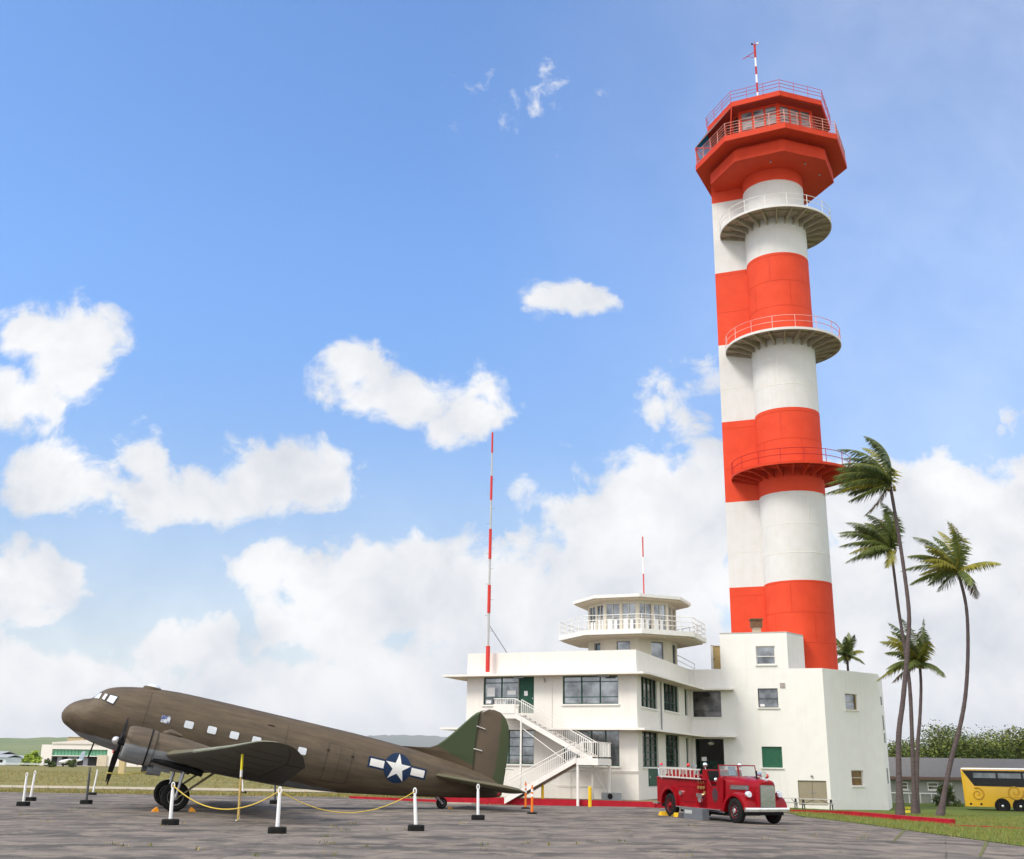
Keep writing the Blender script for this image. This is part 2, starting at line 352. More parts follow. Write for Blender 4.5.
# raised verge with red kerb in front of the terminal
def kerb(pts, h, wd, name, m, bot=-.1):
    k = MB(); n = len(pts)
    L = []
    for i in range(n):
        a = Vector(pts[max(0, i - 1)]); c = Vector(pts[min(n - 1, i + 1)]); d = (c - a).normalized(); nn = Vector((-d.y, d.x)) * wd
        p = Vector(pts[i]); z = gz(p.x, p.y)
        zt = z + h[i] if isinstance(h, list) else z + h
        L.append([(p.x, p.y, z + bot), (p.x, p.y, zt), (p.x + nn.x, p.y + nn.y, zt), (p.x + nn.x, p.y + nn.y, z + bot)])
    k.loft(L); return tag(k.build(name, m), kind='structure')
E1 = Vector((.927, -.375)); E2 = Vector((.375, .927)); C0 = Vector((8.65, 74.5))
def bf(s, t): p = C0 + E1 * s - E2 * t; return (p.x, p.y)   # s along the front wall, t out from it
VZ = -.08
v = MB()
vp = [bf(-12.6, 3.15), bf(1.9, 3.15), bf(2.9, 2.2), bf(3.0, -15.3), bf(-1, -15.3), bf(-12, -6), bf(-12.6, -6)]
v.prism(vp, -.9, VZ); tag(v.build('verge', mat('verge_ground', (.16, .15, .06), .95, c2=(.24, .20, .14), scale=.8, detail=8)), kind='structure')
def redk(pts, z0, z1, wd, name):
    k = MB(); L = []
    for i, p in enumerate(pts):
        a = Vector(pts[max(0, i - 1)]); c = Vector(pts[min(len(pts) - 1, i + 1)]); d = (c - a).normalized(); nn = Vector((-d.y, d.x)) * wd; p = Vector(p)
        L.append([(p.x, p.y, z0), (p.x, p.y, z1), (p.x + nn.x, p.y + nn.y, z1), (p.x + nn.x, p.y + nn.y, z0)])
    k.loft(L); return tag(k.build(name, KERBRED), kind='structure')
kerb([(-11.5, 83.5), bf(-14, 1.6), bf(-12.8, 3.4)], .16, .25, 'low_kerb', KERBRED)
redk([bf(-12.8, 3.42), bf(1.95, 3.42)], -.95, VZ + .03, .27, 'kerb')
redk([bf(2.0, 3.40), bf(3.2, 2.4), bf(3.3, -14)], -.95, VZ + .02, .27, 'kerb_return')
# low red kerb running through the lawn
kp = [g(756, 809.8), g(800, 812.4), g(850, 816.6), g(905, 821.4), g(951, 825)]
kerb(kp, .24, .3, 'lawn_kerb', KERBRED)
kerb([g(951.6, 826.6), g(985, 827.6), g(1024, 829.4), g(1100, 832)], .07, .25, 'low_lawn_kerb', KERBRED)
# distant hills
HG = mat('hill_vegetation', (.10, .16, .05), .95, c2=(.21, .22, .10), scale=.004, detail=8)
def hills(name, Y, prof, m, depth, seed, amp):
    k = MB(); rnd = random.Random(seed); rows = []
    pts = []
    for i in range(len(prof) - 1):
        for j in range(8):
            f = j / 8; pts.append((prof[i][0] * (1 - f) + prof[i + 1][0] * f, prof[i][1] * (1 - f) + prof[i + 1][1] * f))
    pts.append(prof[-1])
    for r in range(7):
        f = r / 6; row = []
        for (px, py) in pts:
            q = at(px, py, Y); s = (Y - depth * (1 - f)) / Y
            row.append((q.x * s, q.y * s, (q.z * (f ** .8) if f > 0 else -8) * s + rnd.uniform(-amp, amp) * f))
        rows.append(row)
    rows.append([(x * 1.2, y * 1.2, -10) for x, y, z in rows[-1]])
    k.loft(rows, cap=False, closed=False); return tag(k.build(name, m, smooth=180), kind='structure')
hills('hills', 3800, [(-500, 741), (-200, 738), (-60, 738.2), (0, 738), (50, 737.6), (110, 738), (200, 741), (300, 747), (400, 751), (520, 756), (640, 761)], HG, 2300, 1, 2.0)
MG = mat('mountain_rock', (.09, .11, .08), .95, c2=(.14, .14, .10), scale=.001)
hills('mountains', 14500, [(-100, 757), (150, 751), (300, 743), (345, 738), (370, 735.5), (400, 734.5), (432, 736), (470, 738), (520, 737), (600, 739), (760, 752), (880, 757), (1200, 760), (1500, 762)], MG, 3000, 2, 9)
# ---------------------------------------------------------------- buildings
def wall(mb, P, D, L, z0, z1, holes, th=.3, mi=0):
    P = Vector(P); D = Vector(D).normalized(); n = Vector((-D.y, D.x))
    xs = sorted({0, L, *[min(L, max(0, h[i])) for h in holes for i in (0, 1)]}); zs = sorted({z0, z1, *[min(z1, max(z0, h[i])) for h in holes for i in (2, 3)]})
    pt = lambda s, z, d=0: (P.x + D.x * s + n.x * d, P.y + D.y * s + n.y * d, z)
    for i in range(len(xs) - 1):
        for j in range(len(zs) - 1):
            cx, cz = (xs[i] + xs[i + 1]) / 2, (zs[j] + zs[j + 1]) / 2
            if any(h[0] < cx < h[1] and h[2] < cz < h[3] for h in holes): continue
            mb.add([pt(xs[i], zs[j]), pt(xs[i + 1], zs[j]), pt(xs[i + 1], zs[j + 1]), pt(xs[i], zs[j + 1])], [(0, 1, 2, 3)], mi)
    for a, b_, c, d in [h[:4] for h in holes]:
        for q in ([(a, c), (a, d)], [(b_, d), (b_, c)], [(a, d), (b_, d)], [(b_, c), (a, c)]):
            mb.add([pt(*q[0]), pt(*q[0], th), pt(*q[1], th), pt(*q[1])], [(0, 1, 2, 3)], mi)
def win(par, P, D, a, b_, c, d, cols=2, rows=2, fm=DGREEN, gm=GLASS, ins=.16, fw=.06, rowf=None, sill=True, colf=None, name='window', blind=None):
    P = Vector(P); D = Vector(D).normalized(); n = Vector((-D.y, D.x)); D3 = Vector((D.x, D.y, 0)); n3 = Vector((n.x, n.y, 0)); Z = Vector((0, 0, 1))
    c3 = lambda s, z, dd: Vector((P.x + D.x * s + n.x * dd, P.y + D.y * s + n.y * dd, z))
    k = MB(); W, H = b_ - a, d - c
    def bar(s0, s1, z0, z1, dd=ins, t_=.035): k.ob(c3((s0 + s1) / 2, (z0 + z1) / 2, dd), D3 * (s1 - s0) / 2, n3 * t_, Z * (z1 - z0) / 2)
    bar(a, a + fw, c, d); bar(b_ - fw, b_, c, d); bar(a + fw, b_ - fw, d - fw, d); bar(a + fw, b_ - fw, c, c + fw)
    cf = colf if colf is not None else [i / cols for i in range(1, cols)]
    rf = rowf if rowf is not None else [i / rows for i in range(1, rows)]
    for f in cf: bar(a + W * f - fw * .5, a + W * f + fw * .5, c + fw, d - fw, ins + .003, .032)
    for f in rf: bar(a + fw, b_ - fw, c + H * f - fw * .4, c + H * f + fw * .4, ins + .006, .026)
    o = k.build(name, fm, par)
    g_ = MB(); g_.ob(c3((a + b_) / 2, (c + d) / 2, ins + .05), D3 * W / 2, n3 * .008, Z * H / 2); g_.build('pane', gm, o)
    if sill:
        s_ = MB(); s_.ob(c3((a + b_) / 2, c - .05, -.03), D3 * (W / 2 + .08), n3 * .07, Z * .05); s_.build('sill', TRIM, o)
    if blind:
        for (f0, f1, h0, h1) in blind: s_ = MB(); s_.ob(c3(a + W * (f0 + f1) / 2, c + H * (h0 + h1) / 2, ins + .035), D3 * W * (f1 - f0) / 2, n3 * .004, Z * H * (h1 - h0) / 2); s_.build('notice', WPL, o)
    return o
def rect(P, D, x0, y0, x1, y1):
    xm, ym = (x0 + x1) / 2, (y0 + y1) / 2
    return (onplane(x0, ym, P, D)[0], onplane(x1, ym, P, D)[0], onplane(xm, y1, P, D)[1], onplane(xm, y0, P, D)[1])
G0 = -.6
ZP = 9.62
FL = C0 - E1 * 12.5                          # left end of the front wall
J = C0 + E2 * 16.3
AR = Vector((24.63, 86.45)); BR = Vector((30.53, 91.18)); CR = Vector((33.35, 98.6))
DA = (AR - J).normalized(); DB = (BR - AR).normalized(); DC = (CR - BR).normalized()
term = thing('terminal_building', 'two storey cream terminal with flat roof, canopies and green framed windows behind the aircraft tail', 'building', (C0.x, C0.y, 0))
hF = {k: rect(FL, E1, *r) for k, r in dict(w1=(483.4, 676.6, 518.4, 704.7), d1=(518.4, 676.6, 533.9, 713.2), w2=(562.6, 675.2, 618.2, 704), w3=(496, 729, 533.9, 764), w4=(563, 729, 619.3, 765.8)).items()}
hF['d1'] = (hF['w1'][1], hF['d1'][1], hF['d1'][2], hF['w1'][3])
hS = {k: rect(C0, E2, *r) for k, r in dict(u1=(641.2, 677.5, 657.2, 708), u2=(663.9, 683.6, 678.7, 711.5), u3=(684.8, 688.5, 687.7, 715.5), l1=(642.6, 730.5, 658.4, 767), l2=(666, 735, 679.5, 767), l3=(686.5, 738, 689.2, 768)).items()}
mb = MB(); Lf = 12.5
wall(mb, FL, E1, Lf, G0, ZP - 1.55, list(hF.values())); wall(mb, C0, E2, 16.3, G0, ZP - 1.55, list(hS.values()))
wall(mb, FL + E2 * 18, -E2, 18, G0, ZP - 1.55, [])
mb.build('wall', CREAM, term)
# parapet band over the upper canopy, corner faces in a single shell
ZS = 8.08
pp = [FL, C0, J, J + E2 * 1.7, FL + E2 * 18]
def ring_wall(poly, z0, z1, th):
    k = MB(); n = len(poly); cx = sum((Vector(p) for p in poly), Vector((0, 0))) / n
    outer = [Vector(p) for p in poly]; inner = []
    for i in range(n):
        a, b_, c = outer[i - 1], outer[i], outer[(i + 1) % n]; d1 = (b_ - a).normalized(); d2 = (c - b_).normalized()
        n1 = Vector((-d1.y, d1.x)); n2 = Vector((-d2.y, d2.x)); m = (n1 + n2); m = m / max(.3, m.dot(n1)); inner.append(b_ + m * th)
    vs = [(p.x, p.y, z) for z in (z0, z1) for p in outer] + [(p.x, p.y, z) for z in (z0, z1) for p in inner]
    fs = []
    for i in range(n):
        j = (i + 1) % n
        fs += [(i, j, n + j, n + i), (2 * n + i, 3 * n + i, 3 * n + j, 2 * n + j), (n + i, n + j, 3 * n + j, 3 * n + i), (i, 2 * n + i, 2 * n + j, j)]
    return k.add(vs, fs)
ring_wall(pp, ZS + .05, ZP, .25).build('parapet', CREAM, term)
rf = MB(); rf.prism([(p.x, p.y) for p in [FL + E2 * .26 + E1 * .26, C0 + E2 * .26 - E1 * .26, J - E1 * .26 + E2 * 1.2, FL + E2 * 17.4 + E1 * .26]], ZP - .95, ZP - .75); rf.build('roof', mat('roof_gravel', (.4, .38, .35), .95), term)
def canopy(z, name, le, ae, t_=.14):
    o = MB(); th = t_
    inn = [FL - E1 * 0, C0, J, J + DA * ae]
    out = [FL - E1 * le - E2 * 1.0, C0 - E2 * 1.0 + E1 * .75, C0 - E2 * .45 + E1 * 1.0, J - DA * 0 - E2 * 1.0 + E1 * 1.3, J + DA * ae + Vector((DA.y, -DA.x)) * 1.0]
    poly = [FL + E2 * 17.5 - E1 * le] + out + [J + DA * ae + Vector((-DA.y, DA.x)) * .02, J + Vector((-.02, .02)), C0 + E2 * .02 - E1 * .02, FL + E2 * .02 + E1 * .02, FL + E2 * 17.5 + E1 * .02]
    o.prism([(p.x, p.y) for p in poly], z - th, z)
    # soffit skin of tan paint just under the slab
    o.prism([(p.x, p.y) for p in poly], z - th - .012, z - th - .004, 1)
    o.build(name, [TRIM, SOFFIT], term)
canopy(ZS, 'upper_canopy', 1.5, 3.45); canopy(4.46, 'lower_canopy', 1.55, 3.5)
nb = dict(blind=[(.06, .24, .35, .75), (.62, .82, .32, .6)])
win(term, FL, E1, *hF['w1'], colf=[.5], rowf=[.25, .78], blind=[(.08, .3, .3, .62), (.66, .9, .36, .5), (.06, .2, .05, .17)])
win(term, FL, E1, *hF['w2'], cols=3, rowf=[.25, .78]); win(term, FL, E1, *hF['w3'], colf=[.32, .62, .66], rows=4); win(term, FL, E1, *hF['w4'], cols=4, rows=2)
a, b_, c, d = hF['d1']; n3 = Vector((E2.x, E2.y, 0)); D3 = Vector((E1.x, E1.y, 0)); cc_ = lambda s, z, dd, P=FL: Vector((P.x + E1.x * s + E2.x * dd, P.y + E1.y * s + E2.y * dd, z))
k = MB(); k.ob(cc_((a + b_) / 2, (c + d) / 2, .16), D3 * (b_ - a) / 2, n3 * .03, Vector((0, 0, (d - c) / 2))); dr = k.build('door', DGREEN, term)
k = MB(); k.ob(cc_((a * .55 + b_ * .45), c + 1.35, .12), D3 * .13, n3 * .008, Vector((0, 0, .16))); k.build('notice', WPL, dr)
k = MB(); k.ob(cc_(b_ - .12, c + 1.0, .1), D3 * .03, n3 * .04, Vector((0, 0, .05))); k.build('handle', STEEL, dr)
for key in ('u1', 'u2'): win(term, C0, E2, *hS[key], cols=4, rowf=[.3], gm=GLASSD, fm=DARK if 0 else DGREEN, fw=.07)
win(term, C0, E2, *hS['u3'], cols=1, rows=1, gm=GLASSD, fw=.07, sill=False)
for key in ('l1', 'l2'): win(term, C0, E2, *hS[key], cols=3, rows=5, gm=GLASSD, fw=.07)
win(term, C0, E2, *hS['l3'], cols=1, rows=2, gm=GLASSD, fw=.07, sill=False)
# green door beneath the first side window
rd = rect(C0, E2, 648.5, 768, 657.8, 786)
k = MB(); q = lambda s, z, dd: Vector((C0.x + E2.x * s + E1.x * dd, C0.y + E2.y * s + E1.y * dd, z))
k.ob(q((rd[0] + rd[1]) / 2, (rd[2] + rd[3]) / 2, .02), Vector((E2.x, E2.y, 0)) * (rd[1] - rd[0]) / 2, Vector((E1.x, E1.y, 0)) * .03, Vector((0, 0, (rd[3] - rd[2]) / 2)))
sd_ = k.build('door', DGREEN, term); k = MB(); k.ob(q(rd[0] + .15, rd[2] + .6, .07), Vector((0, .03, 0)), Vector((.03, 0, 0)), Vector((0, 0, .08))); k.build('handle', STEEL, sd_)
# downpipe, wall rail, soffit lamps
k = MB(); x_, z_ = onplane(661.3, 700, C0 + E1 * .08, E2); k.tube([q(x_, ZS - .15, .08), q(x_, 4.45, .08)], .05, 6); k.build('downpipe', GREYM, term)
k = MB(); k.tube([cc_(6.8, 1.75, -.12), cc_(12.55, 1.75, -.12)], .035, 6)
for s in (7.4, 9.2, 11, 12.4): k.tube([cc_(s, 1.75, -.12), cc_(s, 1.75, 0)], .02, 5)
for s in (7.8, 10.3): k.tube([cc_(s, 1.7, -.1), cc_(s, -.05, -.1)], .018, 5)
k.tube([cc_(6.8, .75, -.1), cc_(10.3, .75, -.1)], .018, 5); k.build('pipework', TRIM, term)
for px in (519, 604):
    s, z = onplane(px, 675, FL - E2 * .6, E1); k = MB(); k.ob(cc_(s, ZS - .22, -.6), D3 * .35, n3 * .12, (0, 0, .05)); k.build('soffit_lamp', GREYM, term)
k = MB(); s, z = onplane(544.5, 680, FL, E1); k.tube([cc_(s, z + .1, -.08), cc_(s + .1, z - .15, -.16)], .05, 6); k.build('wall_lamp', GREYM, term)
k = MB(); s, z = onplane(552, 690, FL, E1); k.tube([cc_(s, ZS - .2, -.03), cc_(s, 4.5, -.03)], .022, 5); k.build('conduit', TRIM, term)

# block under the tall tower: three storeys of thick white walls
tb = thing('tower_base_building', 'white angular base block with small windows at the foot of the striped tower', 'building', (AR.x, AR.y, 0))
hA = {k_: rect(J, DA, *r) for k_, r in dict(u=(693, 691.2, 721.1, 717), e=(696, 738.9, 724.6, 797), m=(758.1, 688.4, 778, 707.5), g=(762, 746.6, 782.3, 767.6), d=(798.4, 780.6, 827, 805.4)).items()}
LA = (AR - J).length
hB = {k_: rect(AR, DB, *r) for k_, r in dict(a=(845.2, 694, 857.4, 709.7), b=(851.7, 770.2, 863.8, 786)).items()}
mb = MB(); wall(mb, J, DA, LA, -1.4, ZP, list(hA.values())); wall(mb, AR, DB, (BR - AR).length, -1.6, ZP, list(hB.values())); wall(mb, BR, DC, (CR - BR).length, -1.7, ZP, [])
K1, K2 = Vector((29, 106)), Vector((14, 106))
for a, b_ in ((CR, K1), (K1, K2), (K2, J)): wall(mb, a, b_ - a, (b_ - a).length, -1.4, ZP, [])
TBW = mst('white_plaster_block', (.82, .81, .785), (.77, .755, .725)); mb.build('wall', TBW, tb)
mb = MB(); n_ = [J, AR, BR, CR, K1, K2]; cxy = sum(n_, Vector((0, 0))) / 6
mb.prism([tuple(p + (cxy - p).normalized() * .35) for p in n_], ZP - .5, ZP - .3); mb.build('roof', mat('roof_grey', (.45, .44, .42), .95), tb)
mb = MB(); ring_wall(n_, ZP - .6, ZP + .002, .22)
a0 = onplane(720, 650, J, DA)[0]; a1 = onplane(787.5, 650, J, DA)[0]; zt = onplane(755, 632.2, J, DA)[1]
h3 = rect(J, DA, 756, 646, 775.2, 664.5)
pA, pB = J + DA * a0, J + DA * a1; nA = Vector((-DA.y, DA.x))
pC = pB + nA * 2.6 + DA * 1.15; pD = pA + nA * 5
mb = MB(); wall(mb, pA, DA, a1 - a0, ZP - .01, zt, [(h3[0] - a0, h3[1] - a0, h3[2], h3[3])]); 
for a, b_ in ((pB, pC), (pC, pC + nA * 2.4 - DA * .3), (pC + nA * 2.4 - DA * .3, pD), (pD, pA)): wall(mb, a, b_ - a, (b_ - a).length, ZP - .3, zt, [])
mb.prism([tuple(p) for p in (pA, pB, pC, pC + nA * 2.4 - DA * .3, pD)], zt - .12, zt - .002); mb.build('stair_head', TBW, tb)
win(tb, J, DA, *hA['u'], cols=1, rowf=[.24], gm=GLASSD, fm=DARK, fw=.04); win(tb, J, DA, *hA['m'], cols=1, rowf=[.46], fm=DARK, fw=.05, blind=[(.08, .3, .06, .18)])
win(tb, J, DA, *h3, cols=1, rowf=[.45], fm=TRIM, fw=.07)
o = win(tb, J, DA, *hA['g'], cols=1, rows=9, fm=GREEN, gm=GREEN, fw=.08, name='shuttered_window')
for k_ in 'ab': win(tb, AR, DB, *hB[k_], cols=1, rowf=[.5] if k_ == 'a' else [.52], fm=mat('wood_frame', (.45, .33, .16), .6) if k_ == 'a' else TRIM, gm=GLASS if k_ == 'a' else mat('amber_curtain_glass', (.22, .17, .04), .2, c2=(.12, .03, .02), scale=1.2), fw=.05)
def panel(par, name, P, D, r, m, dd=.12, th=.03):
    P = Vector(P); D = Vector(D).normalized(); n = Vector((-D.y, D.x)); k = MB()
    k.ob((P.x + D.x * (r[0] + r[1]) / 2 + n.x * dd, P.y + D.y * (r[0] + r[1]) / 2 + n.y * dd, (r[2] + r[3]) / 2), (D.x * (r[1] - r[0]) / 2, D.y * (r[1] - r[0]) / 2, 0), (n.x * th, n.y * th, 0), (0, 0, (r[3] - r[2]) / 2))
    return k.build(name, m, par)
BRN = mat('tan_door_paint', (.30, .265, .19), .6, var=.06)
r = hA['d']; mid = (r[0] + r[1]) / 2
for i, rr in enumerate(((r[0], mid - .01, r[2], r[3]), (mid + .01, r[1], r[2], r[3]))):
    dd_ = panel(tb, 'door', J, DA, rr, BRN); hx = mid + (-.12 if i == 0 else .12)
    panel(dd_, 'handle', J, DA, (hx - .03, hx + .03, r[2] + .9, r[2] + 1.05), STEEL, .06)
# recessed entrance: dark porch with green doors, a notice and a hanging lamp
r = hA['e']; k = MB(); P = J; ins = 2.2
def ppt(s, z, d_): return (J.x + DA.x * s + nA.x * d_, J.y + DA.y * s + nA.y * d_, z)
k.add([ppt(r[0], r[2], .3), ppt(r[0], r[3], .3), ppt(r[0], r[3], ins), ppt(r[0], r[2], ins), ppt(r[1], r[2], .3), ppt(r[1], r[3], .3), ppt(r[1], r[3], ins), ppt(r[1], r[2], ins)], [(0, 1, 2, 3), (4, 5, 6, 7), (1, 5, 6, 2), (0, 4, 7, 3)])
k.build('porch', mat('porch_green', (.03, .05, .04), .7), tb)
for f0, f1 in ((.02, .3), (.34, .62), (.66, .98)):
    W_ = r[1] - r[0]; dd_ = panel(tb, 'door', J, DA, (r[0] + W_ * f0, r[0] + W_ * f1, r[2], r[2] + 2.7), DGREEN, ins - .05)
    panel(dd_, 'glazing', J, DA, (r[0] + W_ * f0 + .15, r[0] + W_ * f1 - .15, r[2] + .9, r[2] + 2.4), GLASSD, ins - .09, .006)
panel(tb, 'notice', J, DA, rect(J, DA, 701.3, 757, 706.2, 761), WPL, .25, .006)
k = MB(); s, z = onplane(711, 743, J + nA * .8, DA); k.sphere(ppt(s, r[3] - .32, .8), .27, 12, sc=(1, 1, .55)); k.tube([ppt(s, r[3], .8), ppt(s, r[3] - .2, .8)], .03, 6); k.build('porch_lamp', mat('opal_glass', (.75, .72, .62), .3), tb)
panel(tb, 'vent', J, DA, rect(J, DA, 780, 682.9, 784.9, 687.7), mat('vent_grey', (.36, .32, .31), .7), -.03)
# small wall lamp over the tan door; conduit marks on the far side face
k = MB(); s, z = onplane(811.8, 776, J, DA); k.sphere(ppt(s, z, -.06), .1, 8); k.build('wall_lamp', GREYM, tb)
n_C = Vector((-DC.y, DC.x))
for s, z0_, z1_ in ((1.6, 7.2, 7.9), (2.2, 5.2, 6.4), (2.5, 4.2, 5.0), (1.8, 1.0, 2.2)):
    p = BR + DC * s - n_C * .06; k = MB(); k.tube([(p.x, p.y, z0_), (p.x, p.y, z1_)], .05, 6); k.build('conduit', GREYM, tb)
# roof vent beside the striped shaft and the open yellow roof door
s, z = onplane(756.5, 631, J + nA * 1.2, DA); p = J + nA * 1.2 + DA * s
k = MB(); k.prism([(p.x + i * .3, p.y + j * .3) for i, j in ((-1, -1), (1, -1), (1, 1), (-1, 1))], zt, zt + .5, 0); k.prism([(p.x + i * .42, p.y + j * .42) for i, j in ((-1, -1), (1, -1), (1, 1), (-1, 1))], zt + .5, zt + 1.1, 1)
k.prism([(p.x + i * .5, p.y + j * .5) for i, j in ((-1, -1), (1, -1), (1, 1), (-1, 1))], zt + 1.1, zt + 1.2, 1); k.build('roof_vent', [mat('vent_tan', (.45, .36, .26), .8), mat('rusty_vent', (.16, .09, .05), .9, var=.4, scale=6)], tb)
q0 = at(711.3, 655, 91); q1 = at(720.5, 655, 91); zz0 = at(716, 669, 91).z; zz1 = at(716, 646, 91).z
k = MB(); k.box(q0.x, q1.x + .1, 90.96, 91.04, zz0, zz1, 0); k.box(q0.x - .02, q0.x + .14, 90.9, 91.1, zz0, zz1 + .06, 1); k.box(q0.x, q1.x, 90.9, 91.1, zz1, zz1 + .06, 1)
rd_ = k.build('roof_door', [mat('ochre_door', (.46, .34, .15), .6), TRIM], tb); k = MB(); k.box(q0.x + .15, q0.x + .22, 90.86, 90.97, zz0 + .75, zz0 + .85); k.build('handle', BLACK, rd_)

# ---------------------------------------------------------------- old octagonal control room on the terminal roof
def octa(c, R, a0=0.5, n=8): return [(c[0] + R * math.sin(R_(a0 + 45 * i)), c[1] - R * math.cos(R_(a0 + 45 * i))) for i in range(n)]
OC = (9.96, 88.0); QS = 88.0 / 82.6
qz = lambda z: 2 + (z - 2) * QS
oc = thing('rooftop_control_room', 'small octagonal cream control room with wraparound deck on the terminal roof', 'control room', (OC[0], OC[1], ZP - .75))
OCW = mst('pale_plaster', (.66, .62, .53), (.58, .54, .46))
k = MB(); o8 = octa(OC, 3.35 * QS)
def facew(poly, i): a = Vector(poly[i]); b_ = Vector(poly[(i + 1) % 8]); return a, b_ - a, (b_ - a).length
lowh = {}
for i in range(8):
    a, d_, L = facew(o8, i); hs = []
    if i in (0, 7, 6, 1): hs = [(L * .42, L * .82, ZP - .7, qz(10.75))] if i in (0, 1) else [(L * .36, L * .76, ZP - .7, qz(10.75))]
    lowh[i] = hs; wall(k, a, d_, L, ZP - .75, qz(11.1), hs, .2)
    # upper storey: corner piers, low sill band and head band around wide openings
    wall(k, a, d_, L, qz(11.1), qz(13.78), [(.16, L / 2 - .09, qz(11.45), qz(13.5)), (L / 2 + .09, L - .16, qz(11.45), qz(13.5))], .2)
k.build('wall', OCW, oc)
for i in range(8):
    a, d_, L = facew(o8, i)
    for h in lowh[i]: win(oc, a, d_, *h, cols=1, rows=1, fm=GREYM, gm=GLASS, fw=.04, ins=.1, sill=False)
    if i in (0, 1, 6, 7, 5, 2):
        for h in ((.16, L / 2 - .09, qz(11.45), qz(13.5)), (L / 2 + .09, L - .16, qz(11.45), qz(13.5))):
            win(oc, a, d_, *h, colf=[.5], rowf=[.52], fm=OCW, gm=GLASS, fw=.05, ins=.08, sill=False, blind=[(.06, .42, .08, .46), (.56, .78, .08, .44)] if i in (0, 7, 6, 1) else None)
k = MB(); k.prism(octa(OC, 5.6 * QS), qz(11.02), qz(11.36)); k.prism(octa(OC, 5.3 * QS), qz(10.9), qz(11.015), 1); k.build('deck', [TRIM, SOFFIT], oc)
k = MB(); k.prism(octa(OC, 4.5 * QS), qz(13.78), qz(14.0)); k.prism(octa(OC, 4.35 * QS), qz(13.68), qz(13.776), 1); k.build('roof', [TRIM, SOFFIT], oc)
def railing(poly, z, h, bars, r, closed=True, posts=2, rp=None):
    k = MB(); n = len(poly); P = [Vector(p) for p in poly]; rp = rp or r
    for b_ in bars:
        pts = [V3(p, z + h * b_) for p in P] + ([V3(P[0], z + h * b_)] if closed else [])
        for i in range(len(pts) - 1): k.tube([pts[i], pts[i + 1]], r, 5)
    for i in range(n if closed else n - 1):
        a, b_ = P[i], P[(i + 1) % n]
        for j in range(posts): p = a.lerp(b_, j / posts); k.tube([V3(p, z - .05), V3(p, z + h)], rp, 5)
    return k
railing(octa(OC, 5.5 * QS), qz(11.36), 1.1, (1, .66, .33), .028, posts=4).build('railing', RAILW, oc)
k = MB(); p0 = Vector((OC[0] + 3.0, OC[1] + 1.0)); rr = [at(677, 655, 88), at(685, 659, 88.6), at(694.5, 664, 89)]
k.tube(rr, .035, 5); k.tube([v_ - Vector((0, 0, .4)) for v_ in rr], .03, 5); k.tube([rr[2], rr[2] - Vector((0, 0, 1.2))], .03, 5); k.tube([rr[0], rr[0] - Vector((0, 0, 1.2))], .03, 5); k.build('stair_rail', RAILW, oc)

# ---------------------------------------------------------------- tall striped tower
TC = Vector((24.9, 93.0)); TR = 2.84
TWH = mst('tower_white_paint', (.655, .655, .65), (.60, .59, .565), .55, streak=.10); TRD = mat('tower_red_paint', (.70, .070, .026), .7, spec=.2, c2=(.60, .052, .018), scale=.8, detail=6)
TRC = mat('cab_red_paint', (.60, .048, .012), .6, c2=(.50, .036, .010), scale=1.5)
tw = thing('control_tower', 'tall red and white banded cylindrical control tower with octagonal red cab', 'tower', (TC.x, TC.y, 8))
ZB = [8.8, 17.2, 24.9, 32.5, 40.1, 47.55, 55.1]
SP = Vector((19.37, 95.0))
SHP = [SP, SP + E1 * 4.4, SP + E1 * 4.4 + E2 * 5.2, SP + E2 * 5.2]
kc, ks = MB(), MB()
for i in range(6):
    z0, z1 = ZB[i], ZB[i + 1]; red = i % 2 == 0
    kc.lathe([(TR, z0), (TR, z1)], (TC.x, TC.y, 0), n=72, mi=1 if red else 0)
    ks.prism([tuple(p) for p in SHP], z0, z1, 1 if red else 0)
kc.lathe([(TR, 55.1), (TR, 58)], (TC.x, TC.y, 0), n=72, mi=1); ks.prism([tuple(p) for p in SHP], 55.1, 57.4, 1)

# raised weld seams around and down the steel plates
SEAMW = mat('seam_white', (.70, .68, .63), .7, var=.1); SEAMR = mat('seam_red', (.58, .05, .017), .6)
zc = 9.5; rnd = random.Random(5); j = 0
while zc < 55:
    band = next(i for i in range(6) if ZB[i] <= zc < ZB[i + 1]); red = band % 2 == 0; q_, mi_ = kc, (3 if red else 2)
    q_.lathe([(TR + .002, zc - .035), (TR + .016, zc - .02), (TR + .016, zc + .02), (TR + .002, zc + .035)], (TC.x, TC.y, 0), n=72, mi=mi_)
    z2 = min(zc + 2.5, ZB[band + 1]); a0 = R_(-120 + (j % 2) * 38 + rnd.uniform(-4, 4))
    for a in (a0, a0 + R_(82), a0 - R_(70)):
        p = Vector((TC.x + (TR + .004) * math.cos(a), TC.y + (TR + .004) * math.sin(a))); tdir = Vector((-math.sin(a), math.cos(a)))
        q_.ob((p.x, p.y, (zc + z2) / 2), (tdir.x * .03, tdir.y * .03, 0), (math.cos(a) * .012, math.sin(a) * .012, 0), (0, 0, (z2 - zc) / 2 - .04), mi_)
    zc += 2.52; j += 1
for z in [12.6 + 3.85 * i for i in range(12)]:
    if z > 55: break
    band = next(i for i in range(6) if ZB[i] <= z < ZB[i + 1]); mi_ = 3 if band % 2 == 0 else 2
    p = SP + E1 * 1.6 - E2 * .004; ks.ob((p.x, p.y, z), (E1.x * 1.6, E1.y * 1.6, 0), (E2.x * .008, E2.y * .008, 0), (0, 0, .02), mi_)
cy = kc.build('shaft', [TWH, TRD, SEAMW, SEAMR], tw, smooth=40); sh = ks.build('lift_shaft', [TWH, TRD, SEAMW, SEAMR], tw)
UND = mat('balcony_underside', (.42, .37, .29), .8, c2=(.33, .29, .23), scale=2)
